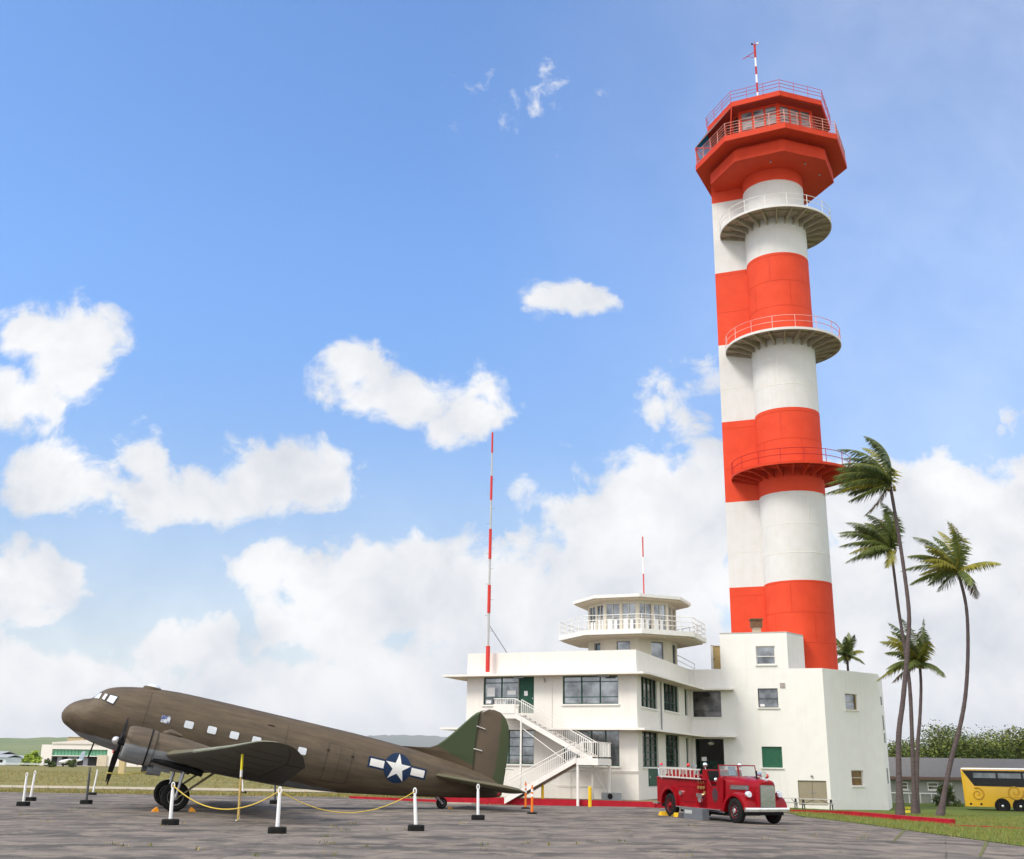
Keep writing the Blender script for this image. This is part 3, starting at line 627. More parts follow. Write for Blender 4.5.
def balcony(z, rim, und, railm, idx, h=1.15):
    a0, a1 = R_(159), R_(360 + 62); k = MB(); R1 = 5.2
    k.lathe([(TR - .02, z - .02), (R1, z - .02), (R1, z), (TR - .02, z)], (TC.x, TC.y, 0), n=64, a0=a0, a1=a1, cap=True)
    k.lathe([(R1 - .08, z - .22), (R1 + .004, z - .22), (R1 + .004, z - .021), (R1 - .08, z - .021)], (TC.x, TC.y, 0), n=64, a0=a0, a1=a1, cap=True)
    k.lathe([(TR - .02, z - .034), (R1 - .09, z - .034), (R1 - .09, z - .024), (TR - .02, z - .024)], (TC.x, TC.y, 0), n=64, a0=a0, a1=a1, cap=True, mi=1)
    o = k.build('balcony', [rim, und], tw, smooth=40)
    b = MB()
    for i in range(17):
        a = a0 + (a1 - a0) * (i + .15) / 16.3; c, s = math.cos(a), math.sin(a); tx, ty = -s * .05, c * .05
        pr_ = [(TR, z - .04), (R1 - .1, z - .04), (R1 - .1, z - .2), (TR, z - .75)]
        b.loft([[(TC.x + r * c + tx * e, TC.y + r * s + ty * e, zz) for r, zz in pr_] for e in (-1, 1)])
    b.lathe([(4.2, z - .16), (4.28, z - .16), (4.28, z - .04), (4.2, z - .04)], (TC.x, TC.y, 0), n=48, a0=a0, a1=a1, cap=True)
    b.build('bracket', und, o)
    arc = [(TC.x + (R1 - .04) * math.cos(a0 + (a1 - a0) * i / 48), TC.y + (R1 - .04) * math.sin(a0 + (a1 - a0) * i / 48)) for i in range(49)]
    k = MB()
    for f in (1, .52): k.tube([V3(p, z + h * f) for p in arc], .03, 5)
    for p in arc[::4]: k.tube([V3(p, z), V3(p, z + h)], .03, 5)
    k.build('railing', railm, o)
PINKW = mat('red_and_white_rail', (.72, .10, .07), .5, c2=(.78, .62, .58), scale=.35)
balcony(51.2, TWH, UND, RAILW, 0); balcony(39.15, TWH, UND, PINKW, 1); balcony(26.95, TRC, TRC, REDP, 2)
# octagonal cab
A0_ = -3.3
k = MB(); k.prism(octa(TC, 5.92, A0_), 56.3, 57.45); k.prism(octa(TC, 5.5, A0_), 57.45, 57.9); k.build('corbel', TRC, tw)
k = MB(); k.prism(octa(TC, 7.3, A0_), 57.85, 58.42); k.build('gallery', TRC, tw)

railing(octa(TC, 7.2, A0_), 58.42, 1.35, (1, .78, .56, .34, .14), .026, posts=4, rp=.035).build('gallery_railing', mat('gallery_rail_paint', (.55, .12, .09), .5, c2=(.72, .45, .38), scale=.8), tw)
k = MB(); c8 = octa(TC, 4.85, A0_)
hs_ = {}
for i in range(8):
    a, d_, L = facew(c8, i); w3 = (L - .5) / 3; hs = [(.18 + j_ * (w3 + .07), .18 + j_ * (w3 + .07) + w3, 59.0, 61.9) for j_ in range(3)]
    hs_[i] = hs; wall(k, a, d_, L, 58.3, 62.12, hs, .15)
k.build('cab_wall', TRC, tw)
BLND = mat('silver_blind_glass', (.30, .32, .33), .3, c2=(.035, .035, .04), scale=1.6, stretch=(.3, .3, 3), contrast=.12)
BLUEG = mat('tinted_blue_glass', (.02, .26, .50), .3, var=.2, spec=.3)  # tinted glass; the sky showing through it is put into the colour
for i in range(8):
    a, d_, L = facew(c8, i)
    for h in hs_[i]: win(tw, a, d_, *h, cols=1, rowf=[.35, .7], fm=TRC, gm=BLND if i != 6 else GLASSD, fw=.05, ins=.05, sill=False, name='cab_window')
k = MB(); k.prism(octa(TC, 6.0, A0_), 62.15, 62.68); k.prism(octa(TC, 5.85, A0_), 62.08, 62.146, 1); k.build('cab_roof', [TRC, mat('dark_red_soffit', (.28, .05, .03), .8)], tw)
railing(octa(TC, 6.08, A0_), 62.62, 1.15, (1, .68, .36), .024, posts=3).build('roof_railing', mat('roof_rail_paint', (.50, .05, .07), .5), tw)
# sloping sun visor and blue tinted side screen on the left of the gallery
ro = octa(TC, 6.0, A0_); o7 = octa(TC, 7.25, A0_); ci = octa(TC, 5.4, A0_)
P6 = Vector((*o7[6], 60.35)); P5 = Vector((*o7[5], 60.35)); r7 = Vector((*ro[7], 62.1)); r6 = Vector((*ro[6], 62.1)); r5 = Vector((*ro[5], 62.1))
k = MB(); k.loft([[r7, r6, P6], [v_ + Vector((0, 0, .06)) for v_ in (r7, r6, P6)]]); k.loft([[r6, r5, P5, P6], [v_ + Vector((0, 0, .06)) for v_ in (r6, r5, P5, P6)]]); vs_ = k.build('sun_visor', mat('visor_brown', (.20, .09, .06), .6), tw)
k = MB(); b6 = Vector((*octa(TC, 6.9, A0_)[6], 58.95)); c6 = Vector((*ci[6], 59.5)); nn = (r6 - P6).cross(c6 - P6).normalized() * .012
k.loft([[v_ - nn for v_ in (P6, r6, c6, b6)], [v_ + nn for v_ in (P6, r6, c6, b6)]]); sc_ = k.build('blue_screen', BLUEG, tw)
k = MB()
k.tube([r7, Vector((*octa(TC, 6.4, A0_)[7], 58.4))], .05, 6); k.build('visor_post', TRC, tw); k = MB()
for a_, b_ in ((P6, Vector((*octa(TC, 7.0, A0_)[6], 58.4))), (P6, b6), (r6, c6), (P6, Vector((*octa(TC, 5.6, A0_)[6], 58.4))), (P6, r7.lerp(P6, .5) - Vector((0, 0, 2.2)))): k.tube([a_, b_], .05, 6)
k.build('frame', TRC, sc_)
for a_, r_ in ((-60, 4.4), (-105, 4.2), (-25, 4.5)): k = MB(); k.sphere((TC.x + r_ * math.cos(R_(a_)), TC.y + r_ * math.sin(R_(a_)), 56.22), .10, 8); k.build('soffit_lamp', GREYM, tw)
# red and white anemometer mast on the cab roof
am = thing('wind_sensor_mast', 'thin red and white banded pole with wind vane on the tower cab roof', 'mast', (22.87, 88.5, 62.88))
zs = [62.68, 63.45, 64.5, 65.4, 66.3, 67.3, 68.75]
k = MB()
for i in range(6): k.tube([(22.87, 88.5, zs[i]), (22.87, 88.5, zs[i + 1])], .09 if i < 5 else .11, 8, mi=(0, 1, 0, 1, 0, 1)[i])
k.build('pole', [WPL, REDP], am)
k = MB(); k.tube([(22.87, 88.5, 68.0), (21.85, 88.4, 67.2), (21.65, 88.4, 67.05)], .035, 6); k.tube([(22.8, 88.5, 67.3), (22.1, 88.4, 67.35)], .02, 5)
k.tube([(22.6, 88.5, 68.78), (23.15, 88.5, 68.85)], .03, 6); k.tube([(22.87, 88.5, 68.7), (22.87, 88.5, 69.2)], .02, 5); k.build('vane', REDP, am)
k = MB(); k.sphere((22.62, 88.5, 68.85), .1, 8); k.sphere((23.15, 88.5, 68.9), .12, 8, mi=1); k.build('sensor', [BLACK, WPL], am)

# tall striped aerial on the terminal canopy
MX = (-1.47, 78.0)
ms = thing('aerial_mast', 'tall thin red and white banded aerial at the left end of the terminal roof', 'mast', (*MX, ZS))
k = MB(); ys = [672, 646, 613, 585, 559, 529, 500, 476, 453, 432.5]; zz = [at(487 + (672 - y) * .0225, y, MX[1]).z for y in ys]
for i in range(9): k.tube([(*MX, zz[i]), (*MX, zz[i + 1])], [.15, .085, .12, .075, .11, .07, .09, .06, .07][i], 8, mi=0 if i % 2 == 0 else 1)
k.build('pole', [mat('mast_red', (.62, .05, .04), .5), mat('mast_grey', (.48, .48, .47), .5)], ms)
k = MB()
for i in range(14):
    z = 10 + i * 1.12; s = 1 if i % 2 else -1; k.tube([(MX[0], MX[1], z), (MX[0] + s * .3, MX[1], z)], .016, 5)
k.build('step_peg', GREYM, ms)
k = MB(); p = at(489, 625, MX[1] + .1); q_ = at(507, 653, MX[1] + 1.2); k.tube([p, q_], .03, 5); k.build('stay', GREYM, ms)
s2 = thing('roof_aerial', 'short thin red and white pole on top of the octagonal control room', 'mast', (10.95, 88.0, qz(14.0)))
k = MB(); zz = [qz(14.0), qz(16.2), qz(17.5), qz(19.1)]
for i in range(3): k.tube([(10.95, 88.0, zz[i]), (10.95, 88.0, zz[i + 1])], .055, 8, mi=i % 2)
k.build('pole', [mat('faded_red', (.55, .07, .07), .5), WPL], s2)

# ---------------------------------------------------------------- outside staircase
st = thing('outside_staircase', 'white steel switchback staircase with balustrade on the terminal front', 'staircase', bf(-5, 2) + (0,))
def sp3(s, t, z): p = bf(s, t); return Vector((p[0], p[1], z))   # s along the wall (negative is left), t out
def spx(px, py, t): P = C0 - E2 * t; s, z = onplane(px, py, P, E1); return s, z
TU0, TU1, TL0, TL1 = .9, 2.1, 2.45, 3.75
s0, z0 = spx(515, 713.5, TU1); s1, z1 = spx(592, 758, TU1)          # upper flight
m0, mz = spx(576, 758, TL1); m1, _ = spx(611, 762, TU0)
l0, lz = spx(504.5, 799, TL1)
zl = z0
ld0, _ = spx(493.5, 710, TU1)
def ox(k, sa, sb, ta, tb_, za, zb, mi=0):
    k.ob(sp3((sa + sb) / 2, (ta + tb_) / 2, (za + zb) / 2), D3 * (sb - sa) / 2, n3 * (tb_ - ta) / 2, Vector((0, 0, (zb - za) / 2)), mi)
k = MB(); ox(k, ld0, s0, .02, TU1 + .02, zl - .32, zl); k.build('top_landing', RAILW, st)
k = MB(); ox(k, ld0, s0 + .0, TU1 + .021, TU1 + .05, zl + .002, zl + .62); ox(k, ld0 - .03, ld0, .1, TU1 + .02, zl + .002, zl + .62); k.build('landing_panel', RAILW, st)
k = MB(); ox(k, m0, m1, TU0 - .1, TL1, mz - .42, mz); k.build('mid_landing', RAILW, st)
def flight(sa, za, sb, zb, ta, tb_, name):
    k = MB(); n_ = max(2, int(abs(za - zb) / .185)); 
    for t_ in (ta, tb_):
        k.loft([[sp3(sa, t_ + e, za + .06), sp3(sa, t_ + e, za - .30), sp3(sb, t_ + e, zb - .30), sp3(sb, t_ + e, zb + .06)] for e in (-.035, .035)])
    for i in range(n_):
        f = (i + .5) / n_; s = sa + (sb - sa) * f; z = za + (zb - za) * f; w_ = abs(sb - sa) / n_ * .52
        k.ob(sp3(s, (ta + tb_) / 2, z - .03), D3 * w_, n3 * ((tb_ - ta) / 2 - .04), Vector((0, 0, .022)), 1)
    k.ob(sp3((sa + sb) / 2, (ta + tb_) / 2, (za + zb) / 2 - .25), D3 * (sb - sa) / 2 + Vector((0, 0, (zb - za) / 2)), n3 * ((tb_ - ta) / 2 - .06), Vector((0, 0, .012)), 1)
    o = k.build(name, [RAILW, mat('tread_brown', (.30, .24, .19), .8)], st); return o
def balus(k, pts, h=.98, gap=.16, r=.021):
    """balustrade along 3D points: top rail, bottom rail, upright bars and posts"""
    for i in range(len(pts) - 1):
        a, b_ = Vector(pts[i]), Vector(pts[i + 1]); Z = Vector((0, 0, 1)); n_ = max(1, int((b_ - a).length / gap))
        k.tube([a + Z * h, b_ + Z * h], .03, 6); k.tube([a + Z * .12, b_ + Z * .12], .02, 5)
        for j in range(n_ + 1):
            p = a.lerp(b_, j / n_); post = j in (0, n_); k.tube([p + Z * (-.05 if post else .12), p + Z * h], .032 if post else r, 4)
k = MB(); uf = flight(s0, z0, s1, z1, TU0, TU1, 'upper_flight')
for t_ in (TU0, TU1): k = MB(); balus(k, [sp3(s0, t_, z0), sp3(s1, t_, z1)]); k.build('balustrade', RAILW, uf)
lf = flight(m0, mz, l0, lz, TL0, TL1, 'lower_flight')
for t_ in (TL0, TL1): k = MB(); balus(k, [sp3(m0, t_, mz), sp3(l0, t_, lz + .05)]); k.build('balustrade', RAILW, lf)
k = MB(); balus(k, [sp3(s0 - .02, TU1, zl), sp3(ld0, TU1, zl), sp3(ld0, .1, zl)]); k.build('landing_balustrade', RAILW, st); k = MB(); balus(k, [sp3(s1, TU0 - .05, mz), sp3(m1, TU0 - .05, mz), sp3(m1, TL1 - .05, mz), sp3(m0 + .3, TL1 - .05, mz)]); k.build('landing_balustrade', RAILW, st)
for s_, t_ in ((spx(577.8, 780, TL1 - .1)[0], TL1 - .1), (spx(592.6, 780, 1.0)[0], 1.0), (m1 - .1, 1.0)):
    k = MB(); p = sp3(s_, t_, 0); zb_ = gz(p.x, p.y) - .05 if t_ > 3.6 else VZ - .02; k.ob((p.x, p.y, (zb_ + mz - .42) / 2), D3 * .07, n3 * .07, (0, 0, (mz - .42 - zb_) / 2)); k.build('post', RAILW, st)
k = MB(); p = spx(521, 740, TU1)[0]; q_ = sp3(p, TU1, 0); k.tube([(q_.x, q_.y, VZ), (q_.x, q_.y, zl - .32)], .07, 8); k.build('post', RAILW, st)
k = MB(); k.tube([sp3(spx(594, 770, 1)[0], 1.0, 1.7), sp3(m1 - .2, 1.0, VZ + .3)], .03, 5); k.tube([sp3(s0 + .6, TU1, zl - 1), sp3(spx(575, 765, TU1)[0], TU1, mz - .6)], .03, 5); k.build('brace', RAILW, st)
# air conditioning box under the landing
k = MB(); ac = thing('air_conditioner', 'grey outdoor air conditioning unit under the staircase landing', 'air conditioner', tuple(sp3(m1 + .2, 1.2, VZ)))
ox(k, m1 - .5, m1 + .7, .9, 1.5, VZ, VZ + .45); k.build('casing', GREYM, ac)
k = MB(); p = sp3(m1 + .1, 1.52, VZ + .24); k.tube([p, p - n3 * .03], .17, 16); k.build('fan_grille', BLACK, ac)
# ---------------------------------------------------------------- transport aircraft
PSI, ALF = R_(20), R_(11.4)
PZ0 = 3.88
ap = thing('transport_aircraft', 'old twin propeller military transport aircraft in faded olive drab parked tail down', 'aircraft', (-18.95, 47.5, PZ0), local=True, rot=(0, ALF, PSI))
ap.rotation_mode = 'XYZ'
# XYZ euler: Ry then Rz
def paint(name, top, low, zline, amp=.03, extra=None, rough=.62):
    m = mat(name, top, rough, c2=tuple(v * .80 for v in top), scale=1.3, detail=8, spec=.35); t, b, src = chain(m)
    tcn = tn(t, 'ShaderNodeTexCoord'); sp_ = tn(t, 'ShaderNodeSeparateXYZ', {0: tcn.outputs['Object']})
    no = tn(t, 'ShaderNodeTexNoise', {'Vector': tcn.outputs['Object'], 'Scale': 2.0, 'Detail': 3.0})
    # paint line slopes along the body
    ln = tn(t, 'ShaderNodeMath', operation='MULTIPLY_ADD', ins={0: sp_.outputs[0], 1: zline[1], 2: zline[0]})
    d1 = tn(t, 'ShaderNodeMath', operation='SUBTRACT', ins={0: sp_.outputs[2], 1: ln.outputs[0]})
    d2 = tn(t, 'ShaderNodeMath', operation='MULTIPLY_ADD', ins={0: no.outputs[0], 1: amp * 4, 2: d1.outputs[0]})
    r = tn(t, 'ShaderNodeMapRange', {0: d2.outputs[0], 1: amp * 2 + .03, 2: amp * 2 - .03})
    x = tn(t, 'ShaderNodeMix', data_type='RGBA', ins={0: r.outputs[0], 6: src, 7: (*low, 1)})
    # chalky fading and grime streaks running aft, faint panel lines
    mp = tn(t, 'ShaderNodeMapping', {0: tcn.outputs['Object']}); mp.inputs['Scale'].default_value = (.35, 2.5, 2.5)
    n2 = tn(t, 'ShaderNodeTexNoise', {'Vector': mp.outputs[0], 'Scale': 2.0, 'Detail': 8.0, 'Roughness': .65})
    r2 = tn(t, 'ShaderNodeMapRange', {0: n2.outputs[0], 1: .32, 2: .68, 3: .72, 4: 1.26})
    x2 = tn(t, 'ShaderNodeMix', data_type='RGBA', blend_type='MULTIPLY', ins={0: 1.0, 6: x.outputs[2], 7: r2.outputs[0]})
    cx = tn(t, 'ShaderNodeCombineXYZ', {0: sp_.outputs[0], 1: sp_.outputs[2]})
    br = tn(t, 'ShaderNodeTexBrick', {'Vector': cx.outputs[0], 'Scale': 1.0, 'Mortar Size': .008, 'Mortar Smooth': .6, 'Brick Width': 1.5, 'Row Height': .62, 'Color1': (0, 0, 0, 1), 'Color2': (0, 0, 0, 1), 'Mortar': (1, 1, 1, 1)})
    f = tn(t, 'ShaderNodeMath', operation='MULTIPLY', ins={0: br.outputs['Color'], 1: .42})
    x3 = tn(t, 'ShaderNodeMix', data_type='RGBA', ins={0: f.outputs[0], 6: x2.outputs[2], 7: (top[0] * .35, top[1] * .45, top[2] * .45, 1)})
    t.links.new(x3.outputs[2], b.inputs['Base Color']); return m
OD = (.108, .080, .050); NG = (.20, .21, .22)
FUS = paint('olive_drab_fuselage', OD, NG, (-.66, -.005))
NAC = paint('olive_drab_nacelle', (.118, .090, .060), (.22, .23, .24), (-.72, 0), .01)
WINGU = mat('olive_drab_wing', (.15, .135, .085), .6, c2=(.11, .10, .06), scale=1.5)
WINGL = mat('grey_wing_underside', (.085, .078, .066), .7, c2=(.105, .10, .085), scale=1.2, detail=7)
OGREEN = mat('olive_green_fin', (.065, .085, .040), .65, c2=(.05, .068, .032), scale=1.4)
ST_ = [(0, -.07, .0, .03), (.04, .12, -.20, .16), (.18, .36, -.40, .40), (.4, .55, -.52, .58), (.7, .72, -.66, .74), (1.0, .84, -.80, .86), (1.25, 1.16, -.86, .95), (1.5, 1.36, -.92, 1.02), (1.8, 1.49, -.97, 1.08), (2.2, 1.60, -1.02, 1.13), (2.9, 1.74, -1.08, 1.20), (3.6, 1.82, -1.10, 1.24), (4.5, 1.89, -1.10, 1.26), (6.5, 1.92, -1.10, 1.27), (9.5, 1.93, -1.02, 1.27), (11, 1.93, -.90, 1.25), (12.5, 1.93, -.73, 1.20), (14, 1.90, -.50, 1.10), (15.5, 1.84, -.26, .95), (17, 1.72, -.0, .74), (18.3, 1.58, .24, .52), (19.3, 1.42, .44, .33), (19.9, 1.24, .58, .17), (20.15, 1.1, .7, .05)]
def sec(x):
    for i in range(len(ST_) - 1):
        a, b_ = ST_[i], ST_[i + 1]
        if x <= b_[0]:
            f = (x - a[0]) / (b_[0] - a[0])
            # smooth (catmull) interpolation
            p, q = ST_[max(0, i - 1)], ST_[min(len(ST_) - 1, i + 2)]; out = []
            for j in (1, 2, 3):
                m0 = (b_[j] - p[j]) / (b_[0] - p[0]); m1 = (q[j] - a[j]) / (q[0] - a[0]); h = b_[0] - a[0]
                out.append((2 * f**3 - 3 * f * f + 1) * a[j] + (f**3 - 2 * f * f + f) * h * m0 + (-2 * f**3 + 3 * f * f) * b_[j] + (f**3 - f * f) * h * m1)
            return out
    return list(ST_[-1][1:])
def fring(x, n=40):
    t_, b_, w_ = sec(x); c = (t_ + b_) / 2; h = (t_ - b_) / 2; rg = []
    for k in range(n):
        a = 2 * math.pi * k / n; rg.append((x, w_ * math.cos(a), c + h * math.sin(a)))
    return rg
def fy(x, z):
    t_, b_, w_ = sec(x); c = (t_ + b_) / 2; h = (t_ - b_) / 2; return w_ * math.sqrt(max(0, 1 - ((z - c) / h) ** 2))
xs = [0, .015, .04, .1, .18, .3, .4, .55, .7, .85, .98, 1.06, 1.14, 1.22, 1.32, 1.45, 1.6, 1.8, 2.05, 2.4, 2.9] + [3.4 + .5 * i for i in range(33)] + [19.6, 19.8, 19.95, 20.1, 20.15]
k = MB(); k.loft([fring(x) for x in xs]); fus = k.build('fuselage', FUS, ap, smooth=50)
def patch(poly, off, name, m, par, side=-1, div=3, thick=.012):
    """flat shape in side view laid onto the fuselage skin"""
    bm = bmesh.new(); vs = [bm.verts.new((p[0], 0, p[1])) for p in poly]
    if div >= 2:
        cv_ = bm.verts.new((sum(p[0] for p in poly) / len(poly), 0, sum(p[1] for p in poly) / len(poly)))
        for i_ in range(len(vs)): bm.faces.new((cv_, vs[i_], vs[(i_ + 1) % len(vs)]))
    else: bm.faces.new(vs); bmesh.ops.triangulate(bm, faces=bm.faces)
    zs_ = [p[1] for p in poly]; xs_ = [p[0] for p in poly]
    for lo_, hi_, st_, ax_ in ((min(zs_), max(zs_), .06, 2), (min(xs_), max(xs_), .35, 0)):
        v_ = lo_ + st_
        while v_ < hi_ - .01:
            no_ = (0, 0, 1) if ax_ == 2 else (1, 0, 0)
            bmesh.ops.bisect_plane(bm, geom=bm.verts[:] + bm.edges[:] + bm.faces[:], plane_co=tuple(v_ * c_ for c_ in no_), plane_no=no_, dist=1e-6); v_ += st_
    for v_ in bm.verts: v_.co.y = side * (fy(v_.co.x, v_.co.z) + off)
    me = bpy.data.meshes.new(name); bm.to_mesh(me); bm.free(); me.materials.append(m)
    o = bpy.data.objects.new(name, me); COL.objects.link(o); o.parent = par
    return o
PANEB = mat('sky_bright_cabin_glass', (.62, .66, .70), .12, var=.12, scale=2, spec=.8)  # pale base colour paints in the sky seen through the cabin
PANED = mat('blue_cabin_window_glass', (.55, .58, .62), .12, c2=(.02, .04, .18), contrast=.08, scale=6, spec=.8)
def rr(cx, cz, w_, h, r=.05): 
    out = []
    for sx, sz, a in ((1, -1, -90), (1, 1, 0), (-1, 1, 90), (-1, -1, 180)):
        for d_ in (0, 45, 90): out.append((cx + sx * (w_ / 2 - r) + r * math.cos(R_(a + d_)), cz + sz * (h / 2 - r) + r * math.sin(R_(a + d_))))
    return out
for i, x in enumerate((4.14, 5.14, 6.14, 7.12, 8.1, 10.16)):
    o = patch(rr(x, .60, .46, .38), .006, 'window', DARK if 0 else FUS, ap, -1, 2)
    patch(rr(x, .60, .38, .30), .014, 'pane', PANED if i == 0 else PANEB, o, -1, 2)
    o = patch(rr(x, .60, .46, .38), .006, 'window', FUS, ap, 1, 2); patch(rr(x, .60, .38, .30), .014, 'pane', PANEB, o, 1, 2)
# windscreen and cockpit side windows
WS = mat('cockpit_frame', (.05, .05, .055), .6)
for side in (-1, 1):
    for nm, q_ in (('windscreen', [(1.02, .80), (1.19, 1.10), (1.34, 1.13), (1.28, .80)]), ('cockpit_window', [(1.36, .84), (1.44, 1.13), (1.58, 1.12), (1.50, .78)]), ('cockpit_window', [(1.55, .77), (1.64, 1.12), (2.02, 1.10), (1.90, .70)])):
        o = patch([(x, z) for x, z in q_], .02, nm, WS, ap, side, 2)
        cx_ = sum(p[0] for p in q_) / 4; cz_ = sum(p[1] for p in q_) / 4
        patch([(cx_ + (x - cx_) * .80, cz_ + (z - cz_) * .80) for x, z in q_], .04, 'pane', PANEB, o, side, 2)
# national insignia: blue roundel and bars, white star and bars
NAVY = mat('insignia_blue', (.012, .030, .075), .6); INW = mat('insignia_white', (.78, .77, .73), .6, var=.05)
IX, IZ = 14.62, .82
def strip(x0, x1, z0, z1, n=8): return [(x0 + (x1 - x0) * i / n, z0) for i in range(n + 1)] + [(x1 - (x1 - x0) * i / n, z1) for i in range(n + 1)]
ins_ = patch([(IX + .66 * math.cos(2 * math.pi * i / 40), IZ + .66 * math.sin(2 * math.pi * i / 40)) for i in range(40)], .026, 'insignia', NAVY, ap, -1, 3)
patch(strip(IX - 1.42, IX + 1.42, IZ - .24, IZ + .24), .012, 'blue_bar', NAVY, ins_, -1, 3)
patch(strip(IX - 1.33, IX - .665, IZ - .16, IZ + .16), .022, 'white_bar', INW, ins_, -1, 2); patch(strip(IX + .665, IX + 1.33, IZ - .16, IZ + .16), .022, 'white_bar', INW, ins_, -1, 2)
star = []
for i in range(10):
    a = R_(90 + 36 * i); r = .64 if i % 2 == 0 else .245; star.append((IX + r * math.cos(a), IZ + r * math.sin(a)))
patch(star, .040, 'star', INW, ins_, -1, 3)
# cargo door seams and hinges
SEAM = mat('door_seam', (.045, .035, .025), .8)
dm = patch([(11.3, -.42), (12.45, -.34), (12.45, 1.20), (11.3, 1.23)], .004, 'cargo_door', FUS, ap, -1, 3)
def seamline(pts, w_, name, par, m=SEAM, off=.01):
    for i in range(len(pts) - 1):
        a, b_ = Vector(pts[i]), Vector(pts[i + 1]); d_ = (b_ - a).normalized(); n_ = Vector((-d_.y, d_.x)) * w_ / 2; kk = 10
        L = [tuple(a.lerp(b_, j / kk) + n_) for j in range(kk + 1)] + [tuple(a.lerp(b_, 1 - j / kk) - n_) for j in range(kk + 1)]
        patch(L, off, name, m, par, -1, 0)
seamline([(11.3, -.42), (11.3, 1.22), (12.45, 1.18), (12.45, -.34), (11.3, -.42)], .018, 'seam', dm)
seamline([(11.88, -.38), (11.88, 1.2)], .012, 'seam', dm)
for x, z in ((11.3, .9), (11.3, .1), (12.45, .85), (12.45, .0)):
    kb = MB(); y = -(fy(x, z) + .02); kb.box(x - .06, x + .06, y - .02, y + .02, z - .035, z + .035); kb.build('hinge', SEAM, dm)
for x in (3.3, 9.35): seamline([(x, -.6), (x, 1.6)], .014, 'skin_joint', ap, SEAM, .005)
# astrodome, radio masts under the nose
k = MB(); k.sphere((3.3, 0, 1.78), .34, 16, half=True, sc=(1, 1, .62)); k.build('astrodome', mat('acrylic_dome', (.62, .66, .70), .12, spec=.8), ap, smooth=60)
k = MB(); k.lathe([(.42, 1.70), (.42, 1.80), (.34, 1.84)], (3.3, 0, 0), n=20); k.build('dome_ring', FUS, ap)
for y in (-.25, .25):
    k = MB(); k.ob((1.62, y, -1.22), (-.02, 0, -.36), (0, .02, 0), (.03, 0, .008)); k.build('pitot_mast', BLACK, ap)
k = MB(); k.sphere((8.6, -(fy(8.6, 1.35) + .0), 1.35), .09, 8, sc=(2, .3, .6)); k.build('air_scoop', SEAM, ap)
# wings
def airfoil(xle, c, z, tk, y, inc=R_(2)):
    up = [(0, 0), (.012, .022), (.05, .043), (.12, .062), (.25, .076), (.4, .076), (.6, .056), (.8, .030), (.93, .011), (1, .002)]
    lo = [(1, -.002), (.9, -.008), (.7, -.022), (.45, -.036), (.25, -.040), (.1, -.032), (.03, -.020), (.008, -.010)]
    out = []
    for u, v_ in up + lo:
        X_, Z_ = u * c, v_ * c * tk; out.append((xle + X_ * math.cos(inc) + Z_ * math.sin(inc), y, z + Z_ * math.cos(inc) - X_ * math.sin(inc)))
    return out
WST = [(0, 4.45, 4.75, -.80, 1.15), (2.85, 4.45, 4.75, -.80, 1.15), (4.35, 4.5, 4.7, -.80, 1.1), (7.0, 5.2, 3.85, -.55, 1.0), (10.5, 6.05, 2.85, -.22, .9), (12.6, 6.45, 1.95, -.03, .85), (13.5, 6.62, 1.45, .05, .8), (14.1, 6.80, 1.05, .09, .7), (14.45, 6.97, .68, .11, .5), (14.6, 7.15, .3, .12, .3)]
for side, nm in ((-1, 'wing'), (1, 'wing')):
    k = MB(); rings = [airfoil(x, c, z, tk, side * y) for y, x, c, z, tk in WST]
    n = len(rings[0]); k.loft(rings)
    # underside faces use the second material
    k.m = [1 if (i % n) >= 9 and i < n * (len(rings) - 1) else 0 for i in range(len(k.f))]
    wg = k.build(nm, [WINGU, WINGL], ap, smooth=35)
    k = MB()  # aileron and flap gap lines on the underside
    def wpt(y, f, dz=-.008):
        for i in range(len(WST) - 1):
            a, b_ = WST[i], WST[i + 1]
            if y <= b_[0]:
                g_ = (y - a[0]) / (b_[0] - a[0]); x, c, z, tk = [a[j] + (b_[j] - a[j]) * g_ for j in (1, 2, 3, 4)]
                lo = [(0, 0), (.1, -.032), (.25, -.040), (.45, -.036), (.7, -.022), (.9, -.008), (1, -.002)]; v_ = 0
                for q_ in range(6):
                    if lo[q_][0] <= f <= lo[q_ + 1][0]: v_ = lo[q_][1] + (lo[q_ + 1][1] - lo[q_][1]) * (f - lo[q_][0]) / (lo[q_ + 1][0] - lo[q_][0])
                return (x + f * c, side * y, z + v_ * c * tk - f * c * math.sin(R_(2)) + dz)
    k.tube([wpt(5 + .5 * i, .76) for i in range(19)], .014, 4); k.tube([wpt(10.2, .76), wpt(10.2, .97)], .012, 4)
    for y in (6, 7.5, 9, 10.5, 12): k.tube([wpt(y, f / 10) for f in range(1, 8)], .006, 4)
    k.build('control_surface_gap', SEAM, wg)
    k = MB(); rings = [[airfoil(x, c, z, tk, side * y)[i] for i in (17, 0, 1)] for y, x, c, z, tk in WST[3:]]
    k.loft([[(p[0] - .01, p[1], p[2] + (j - 1) * .004) for j, p in enumerate(rg)] for rg in rings], cap=False, closed=False)
    k.build('leading_edge_strip', mat('pale_leading_edge', (.26, .27, .20), .5, c2=(.17, .18, .13), scale=2), wg, smooth=60)  # paler strip along the outer leading edge
